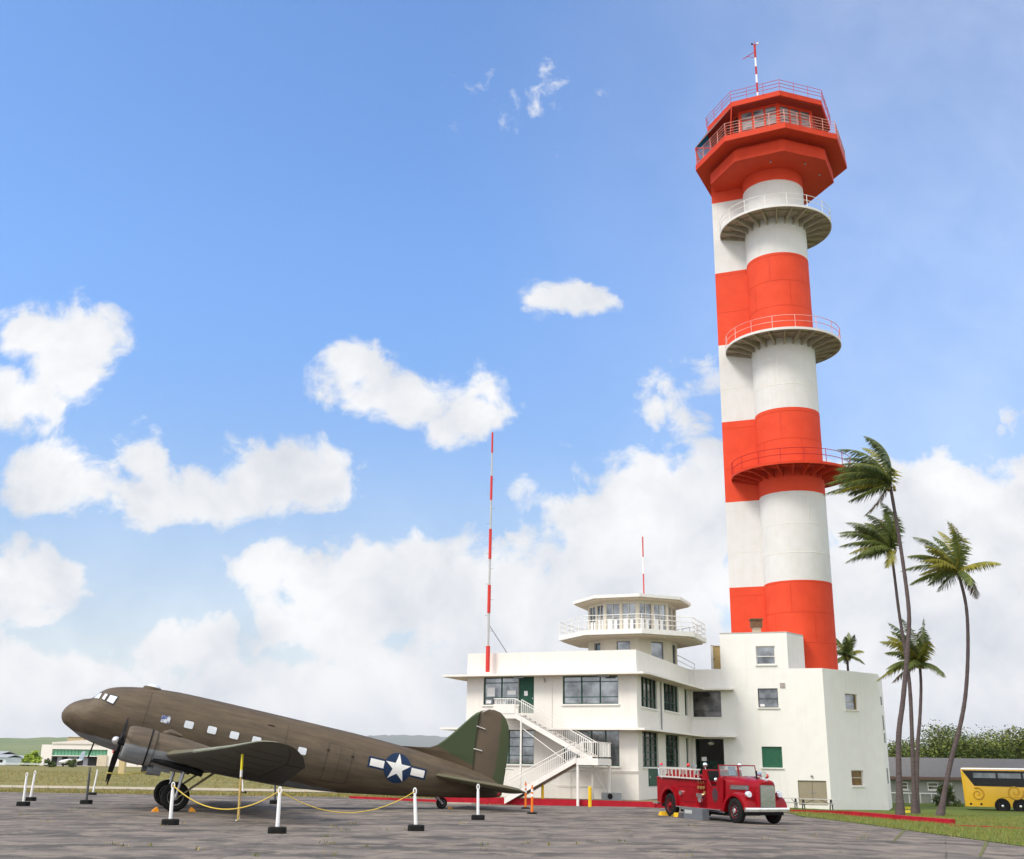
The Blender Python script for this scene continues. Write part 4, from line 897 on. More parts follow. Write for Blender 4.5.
# fin, rudder, tailplanes
def lens(k, outl, th, f=.82, mi=0, plane='xz', y0=0):
    cx = sum(p[0] for p in outl) / len(outl); cz = sum(p[1] for p in outl) / len(outl)
    def P(u, v_, d): return (u, y0 + d, v_) if plane == 'xz' else (u, v_, y0 + d)
    inn = [(cx + (u - cx) * f, cz + (v_ - cz) * f) for u, v_ in outl]
    k.loft([[P(u, v_, -th) for u, v_ in inn], [P(u, v_, -.018) for u, v_ in outl], [P(u, v_, .018) for u, v_ in outl], [P(u, v_, th) for u, v_ in inn]], mi)
fin = [(14.6, 1.80), (15.4, 1.92), (16.1, 2.06), (16.5, 2.28), (16.80, 2.57), (17.27, 3.14), (17.87, 3.92), (18.12, 4.18), (18.30, 4.28), (18.34, 3.7), (18.40, 3.0), (18.50, 2.1), (18.64, 1.4), (18.64, 1.2), (16.5, 1.4)]
def twotone(name, a, b_, cond):
    m = mat(name, a, .65, c2=tuple(v * .82 for v in a), scale=1.5, detail=7); t, bb, src = chain(m)
    tcn = tn(t, 'ShaderNodeTexCoord'); sp_ = tn(t, 'ShaderNodeSeparateXYZ', {0: tcn.outputs['Object']})
    no = tn(t, 'ShaderNodeTexNoise', {'Vector': tcn.outputs['Object'], 'Scale': 1.6, 'Detail': 2.0})
    v_ = tn(t, 'ShaderNodeMath', operation='MULTIPLY_ADD', ins={0: sp_.outputs[0], 1: cond[0], 2: cond[2]})
    v2 = tn(t, 'ShaderNodeMath', operation='MULTIPLY_ADD', ins={0: sp_.outputs[2], 1: cond[1], 2: v_.outputs[0]})
    v3 = tn(t, 'ShaderNodeMath', operation='MULTIPLY_ADD', ins={0: no.outputs[0], 1: .35, 2: v2.outputs[0]})
    r = tn(t, 'ShaderNodeMapRange', {0: v3.outputs[0], 1: .14, 2: .21}); x = tn(t, 'ShaderNodeMix', data_type='RGBA', ins={0: r.outputs[0], 6: src, 7: (*b_, 1)})
    t.links.new(x.outputs[2], bb.inputs['Base Color']); return m
FINM = twotone('fin_green_over_drab', OD, (.058, .078, .038), (.25, 1, -6.35))
k = MB(); lens(k, fin, .11, .9); k.build('fin', FINM, ap, smooth=35)
rud = [(18.27, 4.28), (18.6, 4.44), (18.95, 4.50), (19.3, 4.45), (19.6, 4.25), (19.84, 3.9), (19.98, 3.4), (20.06, 2.9), (20.10, 2.2), (20.13, 1.6), (20.15, 1.0), (20.08, .62), (19.5, .62), (18.95, .75), (18.48, 1.2), (18.34, 2.1), (18.26, 3.0), (18.24, 3.7)]
RUDM = twotone('rudder_drab_and_green', (.125, .096, .066), (.07, .088, .042), (1.0, .05, -19.62))
k = MB(); lens(k, rud, .09, .86); rd_ = k.build('rudder', RUDM, ap, smooth=35)
k = MB(); 
for (x0, z0_), (x1, z1_) in (((18.2, 3.55), (18.65, 3.50)), ((18.28, 2.5), (18.72, 2.49)), ((18.75, 1.05), (19.95, .78)), ((18.35, 4.25), (18.7, 4.50)), ((20.05, 1.95), (20.5, 2.0))): k.tube([(x0, -.12, z0_), (x1, -.12, z1_)], .028, 5)
k.build('hinge_bracket', mat('bare_aluminium', (.62, .60, .56), .35, .5), rd_)
k = MB(); k.tube([(18.26, -.11, 4.2), (18.28, -.11, 3.0), (18.38, -.11, 2.0), (18.52, -.11, 1.1)], .016, 4); k.build('hinge_line', SEAM, rd_)
k = MB(); k.ob((19.88, -.13, .80), (.13, 0, -.03), (0, .01, 0), (.01, 0, .10)); k.build('warning_tag', mat('red_tag', (.62, .02, .03), .6), ap)
for side in (-1, 1):
    so = [(16.3, side * .55), (16.9, side * 1.3), (17.8, side * 2.5), (18.5, side * 3.5), (18.85, side * 3.95), (19.3, side * 4.15), (19.7, side * 4.05), (19.95, side * 3.6), (20.15, side * 2.5), (20.2, side * 1.2), (20.1, side * .35), (18.3, side * .3), (16.6, side * .3)]
    k = MB(); lens(k, so, .10, .84, plane='xy', y0=.92); tp = k.build('tailplane', [mat('tailplane_drab', (.10, .11, .065), .65, c2=(.13, .105, .07), scale=1)], ap, smooth=35)
    k = MB(); k.tube([(18.9, side * .5, 1.03), (19.2, side * 3.7, .98)], .016, 4); k.tube([(18.9, side * .5, .81), (19.2, side * 3.7, .86)], .016, 4); k.build('elevator_gap', SEAM, tp)
    k = MB(); rg = []
    k.sphere((17.6, side * .62, .92), .3, 12, sc=(4.2, .9, .8)); k.build('root_fairing', FUS, ap, smooth=60)
# engines
EX = mat('exhaust_black', (.010, .010, .011), .6); ALU = mat('spinner_aluminium', (.66, .66, .66), .3, .7); PROPM = mat('propeller_black', (.014, .014, .016), .45)
NZ = -.68
def wcyl(k, axx, prof, c, n=28, mi=0): k.lathe(prof, c, ax='x', n=n, mi=mi)
for side in (-1, 1):
    y = side * 2.87; c = (0, y, NZ)
    nac = []
    for x, r, dz in ((3.98, .66, 0), (4.5, .69, -.01), (5.2, .67, -.03), (5.9, .58, .0), (6.6, .44, .06), (7.3, .26, .12), (7.8, .08, .15)):
        nac.append([(x, y + r * .92 * math.cos(2 * math.pi * i / 28), NZ + dz + r * math.sin(2 * math.pi * i / 28)) for i in range(28)])
    k = MB(); k.loft(nac); en = k.build('engine_nacelle', NAC, ap, smooth=50)
    k = MB(); wcyl(k, 'x', [(.50, 2.95), (.54, 2.82), (.60, 2.79), (.66, 2.84), (.705, 3.0), (.725, 3.3), (.725, 3.7), (.70, 3.95), (.66, 3.97)], c); k.build('cowling', NAC, en, smooth=50)
    k = MB(); wcyl(k, 'x', [(.735, 3.70), (.74, 3.76)], c); k.build('cowling_strap', BLACK, en)
    k = MB(); k.tube([(3.3, y, NZ), (3.34, y, NZ)], .58, 24)
    for i in range(9):
        a = 2 * math.pi * i / 9; k.tube([(3.12, y + .2 * math.cos(a), NZ + .2 * math.sin(a)), (3.12, y + .5 * math.cos(a), NZ + .5 * math.sin(a))], .12, 10)
    k.tube([(2.75, y, NZ), (3.3, y, NZ)], [.12, .24], 16); k.build('radial_engine', EX, en)
    k = MB(); k.tube([(4.05, y + side * .42, NZ - .42), (4.5, y + side * .5, NZ - .44), (5.7, y + side * .48, NZ - .50), (6.1, y + side * .48, NZ - .56)], [.10, .13, .15, .12], 12); k.tube([(3.9, y + side * .3, NZ - .5), (4.15, y + side * .42, NZ - .42)], .07, 10); k.build('exhaust_pipe', EX, en)
    k = MB(); k.ob((4.5, y, NZ - .66), (.34, 0, 0), (0, .2, 0), (0, 0, .14)); k.tube([(3.95, y, NZ - .85), (4.5, y, NZ - .83)], [.19, .14], 14); k.build('oil_cooler', [mat('grey_underside', (.20, .21, .22), .6)], en, smooth=40)
    k = MB(); k.tube([(4.15, y, NZ + .66), (4.4, y, NZ + .76), (4.9, y, NZ + .72)], [.09, .12, .06], 10); k.build('air_intake', NAC, en, smooth=40)
    pr_ = MB(); pr_.sphere((2.44, y, NZ), .16, 16, sc=(1.0, 1, 1)); hub = pr_.build('propeller', ALU, ap, smooth=50); pr_ = MB(); pr_.tube([(2.52, y, NZ), (2.84, y, NZ)], [.13, .16], 16); pr_.build('shaft', PROPM, hub, smooth=50)
    for a in (-90, 30, 150):
        a = R_(a + (4 if side < 0 else -2)); e = Vector((0, math.cos(a), math.sin(a))); tg = Vector((0, -math.sin(a), math.cos(a))); rings = []
        for r, wd, tw_, th in ((.12, .06, 60, .06), (.35, .09, 55, .05), (.7, .135, 40, .03), (1.1, .14, 30, .022), (1.5, .115, 22, .015), (1.72, .06, 20, .01)):
            ch = (tg * math.cos(R_(tw_)) + Vector((1, 0, 0)) * math.sin(R_(tw_))) ; nn = ch.cross(e); p = Vector((2.64, y, NZ)) + e * r
            rings.append([p + ch * wd, p + nn * th, p - ch * wd, p - nn * th])
        kb = MB(); kb.loft(rings); kb.build('blade', PROPM, hub, smooth=60)
# yellow ground lashing across the lower blades
wi = (Matrix.Translation((-18.95, 47.5, PZ0)) @ Matrix.Rotation(PSI, 4, 'Z') @ Matrix.Rotation(ALF, 4, 'Y')).inverted()
def W(p): return wi @ Vector(p)
k = MB(); k.tube([(2.5, -3.0, -1.95), (3.0, -2.6, -1.92), (4.3, -2.7, -1.50)], .03, 5); k.tube([(2.62, -2.95, -1.93), (2.7, 2.8, -2.0)], .022, 5); k.build('propeller_lashing', mat('lashing_strap', (.65, .55, .15), .8), ap)
# main gear: built upright to the ground
TYRE = mat('tyre_rubber', (.012, .012, .012), .85, var=.3, scale=6)
def wheel(k_t, k_r, c, ax, r, w_, n=28):
    """tyre lathe and hub about the axis ax"""
    ax = Vector(ax).normalized(); u = Vector((0, 0, 1)); u = (u - ax * u.dot(ax)).normalized(); v_ = ax.cross(u); c = Vector(c)
    def lat(k, prof, mi=0):
        rings = [[c + ax * h + (u * math.cos(2 * math.pi * i / n) + v_ * math.sin(2 * math.pi * i / n)) * rr_ for i in range(n)] for rr_, h in prof]
        k.loft(rings, mi, cap=True)
    lat(k_t, [(r * .55, -w_ * .42), (r * .62, -w_ * .5), (r * .88, -w_ * .5), (r * .975, -w_ * .34), (r, 0), (r * .975, w_ * .34), (r * .88, w_ * .5), (r * .62, w_ * .5), (r * .55, w_ * .42)])
    lat(k_r, [(r * .12, -w_ * .58), (r * .2, -w_ * .56), (r * .25, -w_ * .38), (r * .48, -w_ * .33), (r * .56, -w_ * .47), (r * .56, w_ * .47), (r * .48, w_ * .33), (r * .25, w_ * .38), (r * .2, w_ * .56), (r * .12, w_ * .58)])
WD = Vector((math.cos(PSI), math.sin(PSI), 0)); WL = Vector((math.sin(PSI), -math.cos(PSI), 0)); NP = Vector((-18.95, 47.5, 0))
GB = {}
for side in (-1, 1):
    cw_ = NP + WD * 4.78 + WL * (2.87 * -side) + Vector((0, 0, .575)); GB[side] = cw_
    lg = MB()
    for o_ in (-.27, .27): lg.tube([W(cw_ + WL * o_ + Vector((0, 0, 0))), W(cw_ + WL * o_ * .8 + WD * .30 + Vector((0, 0, 1.25)))], [.05, .07], 8)
    lg.tube([W(cw_ - WL * .3), W(cw_ + WL * .3)], .05, 8); lg.tube([W(cw_ + WL * -.26 + WD * .12 + Vector((0, 0, .55))), W(cw_ + WL * .26 + WD * .12 + Vector((0, 0, .55)))], .03, 6)
    g_ = lg.build('landing_gear', STEEL, ap, smooth=50)
    kt, kr = MB(), MB(); wheel(kt, kr, (0, 0, 0), (0, 1, 0), .575, .38)
    kt, kr = MB(), MB()
    kt2, kr2 = MB(), MB(); wheel(kt2, kr2, cw_, WL, .575, .38)
    kt2.v = [tuple(W(v_)) for v_ in kt2.v]; kr2.v = [tuple(W(v_)) for v_ in kr2.v]
    kt2.build('tyre', TYRE, g_, smooth=40); kr2.build('wheel_hub', mat('hub_grey', (.38, .38, .36), .5), g_, smooth=40)
    kb = MB()
    for o_ in (-.25, .25): kb.tube([W(cw_ + WL * o_ + WD * .05 + Vector((0, 0, -.05))), W(cw_ + WL * o_ + WD * 1.55 + Vector((0, 0, 1.0)))], .035, 6)
    kb.tube([W(cw_ + WD * .55 - WL * .25 + Vector((0, 0, .3))), W(cw_ + WD * .55 + WL * .25 + Vector((0, 0, .3)))], .025, 6); kb.build('drag_strut', mat('drab_strut', (.20, .17, .11), .6), g_)
kt2, kr2 = MB(), MB(); tc_ = W((0, 0, 0)); tcw = NP + WD * 16.95 + Vector((0, 0, .26)); wheel(kt2, kr2, tcw, WL, .26, .18, 20)
for q_ in (kt2, kr2): q_.v = [tuple(W(v_)) for v_ in q_.v]
kk = MB(); kk.tube([W(tcw + WL * .12), W(tcw + WL * .12 + WD * -.3 + Vector((0, 0, .30))), W(tcw + WD * -.75 + Vector((0, 0, .62)))], .05, 8); kk.tube([W(tcw - WL * .12), W(tcw - WL * .12 + WD * -.3 + Vector((0, 0, .30)))], .05, 8)
tg_ = kk.build('tail_gear', STEEL, ap); kt2.build('tyre', TYRE, tg_, smooth=40); kr2.build('wheel_hub', ALU, tg_, smooth=40)
kk = MB(); p = tcw + WD * -.55 + WL * .12 + Vector((0, 0, .44)); kk.ob(W(p), (.16, 0, .06), (0, .02, 0), (.02, 0, .06)); kk.build('warning_tag', mat('red_tag_b', (.62, .02, .03), .6), ap)
# wheel chocks
def chock(loc, ang, m, label, grp, cat='wheel chock', s=1):
    t_ = thing('wheel_chock', label, cat, loc, grp, local=True, rot=(0, 0, ang))
    k = MB(); k.loft([[(-.14 * s, y, 0), (.14 * s, y, 0), (.10 * s, y, .07 * s), (-.02 * s, y, .17 * s), (-.08 * s, y, .17 * s)] for y in (-.2 * s, .2 * s)]); k.build('block', m, t_)
    k = MB(); k.tube([(-.05 * s, -.2 * s, .10 * s), (-.05 * s, -.32 * s, .06 * s), (0, -.36 * s, .01)], .012, 5); k.build('lanyard', ROPE, t_); return t_
CH = mat('chock_orange', (.85, .33, .02), .5)
c1 = GB[-1]
chock(tuple(Vector((c1.x, c1.y, 0)) - WD * .72 + WL * .05), PSI + math.pi, CH, 'orange wheel chock in front of the aircraft near main tyre', 'chocks at the aircraft wheels')
chock(tuple(Vector((c1.x, c1.y, 0)) + WD * .72), PSI, CH, 'orange wheel chock behind the aircraft near main tyre', 'chocks at the aircraft wheels')
c2_ = GB[1]
chock(tuple(Vector((c2_.x, c2_.y, 0)) + WD * .74), PSI, CH, 'orange wheel chock behind the far main tyre of the aircraft', 'chocks at the aircraft wheels')
chock(tuple(Vector((tcw.x, tcw.y, 0)) + WD * .42), PSI, CH, 'small orange chock behind the aircraft tail wheel', 'chocks at the aircraft wheels', s=.6)
# ---------------------------------------------------------------- vintage fire engine
FR = mat('fire_engine_red', (.255, .001, .006), .32, var=.3, scale=2.5, spec=.2, coat=.06)
CHR = mat('chrome', (.80, .82, .84), .16, .9, var=.2, scale=6); BRASS = mat('brass_fitting', (.62, .42, .16), .35, .8)
LEATH = mat('black_seat', (.012, .012, .012), .6)
fe = thing('fire_engine', 'vintage open cab red fire engine with side ladder parked on the apron', 'fire engine', (7.80, 49.93, -.03), local=True, rot=(0, R_(.5), math.atan2(-.921, .389)))
def arch(cx, r, z0, n=10): return [(cx + r * math.cos(math.pi - math.pi * i / n), z0 + r * math.sin(math.pi - math.pi * i / n)) for i in range(n + 1)]
def xprism(k, poly, y0, y1, mi=0): k.loft([[(x, y0, z) for x, z in poly], [(x, y1, z) for x, z in poly]], mi)
RWX, FWX, WR = .35, 5.2, .49
k = MB()   # rear body with arch openings
low = .58
prof = [(-.72, low), (-.30, low)] + arch(RWX, .60, .55)[0:] + [(.98, .50), (3.3, .46), (3.3, 1.60), (-.72, 1.60)]
xprism(k, prof, -.95, -.90); xprism(k, prof, .90, .95)
k.box(-.72, 3.3, -.90, .90, .78, .86); k.box(-.72, -.66, -.90, .90, .58, 1.60); k.box(2.6, 2.66, -.9, .9, .86, 1.72); k.box(3.0, 3.3, -.9, .9, .5, 1.55)
k.box(-.66, 2.6, -.90, -.52, 1.36, 1.40); k.box(-.66, 2.6, .52, .90, 1.36, 1.40); k.box(-.66, 2.6, -.56, -.52, .86, 1.75); k.box(-.66, 2.6, .52, .56, .86, 1.75)
body = k.build('body', FR, fe)
k = MB()
for s in (-1, 1):  # rolled beads and panel mouldings
    k.tube([(-.72, s * .955, 1.60), (3.3, s * .955, 1.60)], .035, 8); k.tube([(.98, s * .957, 1.28), (2.5, s * .957, 1.28)], .012, 6); k.tube([(1.0, s * .957, .72), (2.5, s * .957, .72)], .012, 6)
    k.tube([(2.52, s * .957, .5), (2.52, s * .957, 1.58)], .012, 6)
k.build('moulding', FR, body)
k = MB()   # hose bed load
for i in range(6): k.tube([(-.6, -.42 + .165 * i, 1.66), (2.5, -.42 + .165 * i, 1.68)], .085, 8)
k.build('hose', mat('folded_canvas_hose', (.36, .05, .04), .9), fe)
# rear fenders
def fender(cx, r0, r1, y0, y1, a0, a1, zc, k, n=16):
    rings = []
    for i in range(n + 1):
        a = R_(a0 + (a1 - a0) * i / n); c, s = math.cos(a), math.sin(a); ym = y1
        rings.append([(cx + r0 * c, y0, zc + r0 * s), (cx + r1 * c, y0, zc + r1 * s), (cx + (r1 + .005) * c, ym * .96 + y0 * .04, zc + (r1 + .005) * s), (cx + (r1 - .03) * c, ym, zc + (r1 - .03) * s), (cx + (r1 - .08) * c, ym * 1.004, zc + (r1 - .08) * s), (cx + r0 * c, ym * .99, zc + r0 * s)])
    k.loft(rings)
for s in (-1, 1):
    k = MB(); fender(RWX, .585, .70, s * .88, s * 1.04, 182, -8, .55, k); k.build('rear_fender', FR, fe, smooth=35)
# cab: cowl, door panels, seats, dashboard
k = MB()
dp = [(3.3, .46), (4.33, .42), (4.40, 1.0), (4.42, 1.72), (4.20, 1.74), (4.05, 1.60), (3.95, 1.38), (3.55, 1.36), (3.42, 1.5), (3.3, 1.62)]
xprism(k, dp, -.95, -.89); xprism(k, dp, .89, .95); k.box(3.3, 4.4, -.89, .89, .52, .58)
# pump compartment and seat back wall
k.box(2.62, 3.25, -.95, .95, .5, 1.58); k.loft([[(2.72, y, 1.58), (3.22, y, 1.58), (3.10, y, 2.0), (2.85, y, 2.0)] for y in (-.86, .86)])
k.build('cab', FR, fe, smooth=25)
k = MB(); k.loft([[(3.20, y, 1.15), (3.78, y, 1.15), (3.80, y, 1.30), (3.32, y, 1.32), (3.18, y, 1.95), (3.06, y, 1.95)] for y in (-.80, -.04)]); k.loft([[(3.20, y, 1.15), (3.78, y, 1.15), (3.80, y, 1.30), (3.32, y, 1.32), (3.18, y, 1.95), (3.06, y, 1.95)] for y in (.04, .80)]); k.build('seat', LEATH, fe, smooth=30)
# bonnet loft from cowl to radiator shell
def hring(x, w_, zt, zb, n=12):
    pts = [(x, -w_, zb)]
    for i in range(n + 1):
        a = math.pi - math.pi * i / n; pts.append((x, w_ * math.copysign(abs(math.cos(a)) ** .55, math.cos(a)), zt - .32 + .32 * abs(math.sin(a)) ** .7))
    pts.append((x, w_, zb)); return pts
k = MB(); k.loft([hring(4.05, .93, 1.74, .75), hring(4.35, .86, 1.76, .75), hring(4.55, .66, 1.74, .75), hring(5.2, .52, 1.70, .72), hring(5.85, .42, 1.65, .66)]); bn = k.build('bonnet', FR, fe, smooth=38)
k = MB()
for s in (-1, 1):
    for i in range(4): k.ob((5.0, s * (.60 - .0) * .97, 1.30 + .035 * i), (.50, -s * .10, 0), (0, .012, 0), (0, 0, .010))
    k.ob((5.0, s * .565, 1.355), (.53, -s * .108, 0), (0, .02, 0), (0, 0, .085), 1)
k.build('bonnet_vent', [CHR, mat('vent_dark', (.08, .07, .07), .6)], bn)
k = MB(); k.tube([(4.1, 0, 1.775), (5.85, 0, 1.67)], .018, 6); k.build('bonnet_hinge', CHR, bn)
# radiator shell, grille
k = MB(); k.loft([hring(5.85, .44, 1.68, .60), hring(5.98, .43, 1.66, .60), hring(6.05, .38, 1.58, .62)]); gr = k.build('radiator_shell', FR, fe, smooth=38)
k = MB(); k.loft([[(6.055, -.34, .64), (6.055, -.34, 1.40), (6.055, -.27, 1.48), (6.055, .27, 1.48), (6.055, .34, 1.40), (6.055, .34, .64)], [(6.075, -.33, .65), (6.075, -.33, 1.39), (6.075, -.26, 1.47), (6.075, .26, 1.47), (6.075, .33, 1.39), (6.075, .33, .65)]])
gg = k.build('grille', mat('grille_shadow', (.10, .10, .11), .4, .4), gr)
k = MB()
for i in range(15): y = -.308 + .044 * i; k.box(6.076, 6.10, y - .011, y + .011, .66, 1.46 - (.05 if abs(y) > .28 else 0))
k.build('grille_bar', CHR, gg)
k = MB(); k.sphere((6.02, 0, 1.66), .06, 10, sc=(1.6, .6, 1)); k.build('radiator_cap', CHR, gr)
# front fenders: sweeping arches
for s in (-1, 1):
    k = MB(); rings = []
    cl = [(4.33, .42), (4.42, .72), (4.58, .93), (4.80, 1.08), (5.05, 1.15), (5.32, 1.15), (5.58, 1.08), (5.78, .96), (5.93, .78), (5.98, .56)]
    inn_ = [(4.50, .42), (4.56, .64), (4.68, .82), (4.86, .96), (5.07, 1.03), (5.30, 1.03), (5.52, .96), (5.68, .85), (5.80, .70), (5.86, .54)]
    for (x, z), (xi, zi) in zip(cl, inn_):
        rings.append([(x, s * .45, z + .03), (x, s * .80, z + .02), (x, s * .93, z - .01), (x * .8 + xi * .2, s * 1.0, z * .8 + zi * .2), (xi, s * 1.0, zi), (xi, s * .45, zi)])
    k.loft(rings); fd = k.build('front_fender', FR, fe, smooth=40)
    k = MB(); k.tube([(5.72, s * .72, .98), (5.72, s * .72, 1.1)], .03, 8); k.sphere((5.78, s * .72, 1.12), .13, 16, sc=(.85, 1, 1)); hl = k.build('headlight', CHR, fe, smooth=50)
    k = MB(); k.tube([(5.885, s * .72, 1.12), (5.91, s * .72, 1.12)], [.115, .10], 16); k.build('lens', mat('headlight_glass', (.75, .80, .88), .08, spec=.9), hl)
    # wheels
    for nm, x in (('rear_wheel', RWX), ('front_wheel', FWX)):
        kt, kr = MB(), MB(); wheel(kt, kr, (x, s * .85, WR), (0, s, 0), WR, .24, 28)
        o = kt.build(nm, TYRE, fe, smooth=40); kr.build('rim', FR, o, smooth=40)
        kb = MB(); kb.tube([(x, s * .94, WR), (x, s * 1.01, WR)], [.12, .08], 12)
        for i in range(8): a = math.pi / 4 * i; kb.sphere((x + .17 * math.cos(a), s * .945, WR + .17 * math.sin(a)), .024, 6)
        kb.build('hub_cap', CHR if x > 2 else FR, o)
        if x > 2:
            kb = MB(); kb.tube([(x, s * .952, WR), (x, s * .957, WR)], .2, 20)
    # running boards, step plates
    k = MB(); k.box(.98, 4.33, s * .86 - .02, s * .86 + .02, .36, .50); k.box(.98, 4.33, min(s * .82, s * 1.06), max(s * .82, s * 1.06), .455, .485); rb_ = k.build('running_board', CHR, fe)
    # suction hose caps, gauges, valves on the pump panel
    k = MB()
    for x, z, r in ((2.68, .98, .08), (2.98, .98, .08), (2.84, .82, .12), (1.35, 1.02, .10)): k.tube([(x, s * .95, z), (x, s * 1.06, z)], r, 14)
    k.build('hose_outlet', CHR, fe, smooth=40)
    k = MB()
    for x, z in ((2.66, 1.28), (2.86, 1.28), (3.06, 1.28), (3.10, 1.08)): k.tube([(x, s * .95, z), (x, s * .985, z)], .065, 14)
    for x in (2.72, 2.92, 3.12): k.tube([(x, s * .97, 1.42), (x + .02, s * 1.04, 1.52)], .016, 6)
    k.build('pressure_gauge', BRASS, fe, smooth=40)
    k = MB(); k.sphere((3.84, s * .94, 1.02), .32, 24, sc=(.78, .06, 1.0)); k.build('door_emblem', mat('dark_round_emblem', (.06, .03, .035), .5), fe, smooth=60)
    k = MB(); k.tube([(4.12, s * .93, 1.55), (4.2, s * 1.1, 1.60)], .02, 6); k.sphere((4.2, s * 1.12, 1.62), .085, 10, sc=(.5, 1, 1)); k.build('mirror', CHR, fe, smooth=50)
    k = MB(); k.tube([(3.0, s * .80, 1.9), (3.0, s * .84, 2.12)], .02, 6); k.sphere((3.03, s * .85, 2.18), .10, 12, sc=(.8, 1, 1)); k.build('spotlight', CHR, fe, smooth=50)
# windscreen in two framed panes
WG = mat('windscreen_glass', (.85, .87, .86), .04, trans=.92, spec=.5, var=.02); BWG = mat('blue_panel_gloss', (.16, .36, .55), .08, var=.4, scale=4)
for i, (y0, y1) in enumerate(((-.88, -.02), (.02, .88))):
    k = MB(); x0_, x1_ = 4.14, 4.05; e_ = .03
    def WP(y, f): return Vector((x0_ + (x1_ - x0_) * f + (.06 if abs(y) < .1 else 0), y, 1.74 + .44 * f))
    for a, b_ in (((y0, 0), (y1, 0)), ((y0, 1), (y1, 1)), ((y0, 0), (y0, 1)), ((y1, 0), (y1, 1))): k.tube([WP(*a), WP(*b_)], .024, 6)
    wf = k.build('windscreen_frame', FR, fe); k = MB(); k.loft([[WP(y0, 0), WP(y1, 0), WP(y1, 1), WP(y0, 1)], [WP(y0, 0) + Vector((.008, 0, 0)), WP(y1, 0) + Vector((.008, 0, 0)), WP(y1, 1) + Vector((.008, 0, 0)), WP(y0, 1) + Vector((.008, 0, 0))]]); k.build('pane', WG, wf)
k = MB(); k.loft([[(4.10, -.42, 1.80), (4.10, -.08, 1.80), (4.04, -.08, 2.14), (4.04, -.42, 2.14)], [(4.085, -.42, 1.80), (4.085, -.08, 1.80), (4.025, -.08, 2.14), (4.025, -.42, 2.14)]]); k.build('blue_panel', BWG, fe)  # blue glossy panel just behind the right-hand pane
k = MB(); cs = Vector((3.88, .42, 1.66)); ax = Vector((.5, 0, -.85)).normalized(); u = Vector((0, 1, 0)); v_ = ax.cross(u)
k.tube([cs + (u * math.cos(2 * math.pi * i / 20) + v_ * math.sin(2 * math.pi * i / 20)) * .21 for i in range(21)], .016, 6, cap=False); k.tube([cs, cs + ax * .5], .025, 6); k.tube([cs - u * .2, cs + u * .2], .012, 5); k.build('steering_wheel', LEATH, fe)
k = MB(); k.box(3.98, 4.10, -.86, .86, 1.42, 1.72); k.build('dashboard', FR, fe)
# bumper, siren and warning light
k = MB(); k.loft([[(6.02 - abs(y) ** 3 * .07, y, .48), (6.12 - abs(y) ** 3 * .07, y, .49), (6.13 - abs(y) ** 3 * .07, y, .56), (6.12 - abs(y) ** 3 * .07, y, .64), (6.02 - abs(y) ** 3 * .07, y, .65)] for y in (-1.02, -.7, -.3, 0, .3, .7, 1.02)]); k.build('bumper', CHR, fe, smooth=40)
k = MB(); k.box(-.72, 6.0, -.42, -.34, .45, .58); k.box(-.72, 6.0, .34, .42, .45, .58); k.tube([(RWX, -.8, WR), (RWX, .8, WR)], .07, 8); k.tube([(FWX, -.8, WR), (FWX, .8, WR)], .06, 8); k.box(4.5, 5.7, -.34, .34, .42, .8); k.box(.95, 4.4, -.80, .80, .26, .45); k.box(-.6, .0, -.8, .8, .4, .7); k.box(5.4, 5.95, -.8, .8, .36, .5); k.build('chassis_and_shade_fill', BLACK, fe)  # rails and axles, plus dark boxes standing in for the shade underneath
k = MB(); k.tube([(5.45, .16, 1.64), (5.45, .16, 1.76)], .03, 8); k.tube([(5.28, .16, 1.86), (5.40, .16, 1.86), (5.56, .16, 1.86), (5.68, .16, 1.86)], [.06, .09, .10, .13], 16); k.build('siren', CHR, fe, smooth=45)
k = MB(); k.tube([(5.5, .40, 1.55), (5.5, .40, 1.74)], .02, 6); k.sphere((5.5, .40, 1.80), .10, 12, sc=(.8, 1, 1)); k.build('warning_light', mat('red_lens', (.65, .02, .03), .2, spec=.8), fe, smooth=50)
k = MB(); k.tube([(5.42, -.02, 1.66), (5.42, -.02, 2.0)], .035, 8); k.build('horn', BLACK, fe)
# ladder on the right side and grab rails
for s in (-1,):
    k = MB()
    for z in (1.66, 2.02): k.loft([[(-.32, y, z - .035), (2.95, y, z - .065), (2.95, y, z - .015), (-.32, y, z + .035)] for y in (-1.05, -1.01)])
    for i in range(11): x = -.15 + i * .29; k.tube([(x, -1.03, 1.66), (x, -1.03, 2.0)], .02, 6)
    ld = k.build('ladder', mat('ladder_wood_silver', (.60, .57, .52), .45, .2), fe)
    k = MB()
    for x in (-.25, 2.7): k.box(x - .03, x + .03, -1.0, -.93, 1.55, 2.02)
    k.build('ladder_bracket', CHR, ld)
k = MB()
for s in (-1, 1): k.tube([(-.72, s * .85, 1.6), (-.76, s * .85, 2.0), (-.70, s * .85, 2.1), (-.3, s * .85, 2.1)], .022, 8)
k.tube([(-.76, -.85, 2.0), (-.76, .85, 2.0)], .02, 8); k.build('rear_grab_rail', CHR, fe)
k = MB()
for i in range(6): k.box(.1 + i * .38, .3 + i * .38, -.9, -.86, 1.62, 1.95)
k.build('side_box', mat('dark_red_lockers', (.42, .015, .02), .4), fe)
k = MB(); k.sphere((-.74, -.7, 2.14), .08, 10); k.sphere((-.74, .7, 2.14), .08, 10); k.build('beacon', mat('red_beacon', (.7, .03, .03), .25), fe, smooth=60)
k = MB(); k.box(-1.12, -.72, -.95, .95, .50, .55); k.build('tail_step', CHR, fe)
k = MB(); k.sphere((-.76, -.8, 1.0), .09, 10, sc=(.5, 1, 1)); k.build('tail_light', mat('tail_lens', (.6, .02, .02), .3), fe)
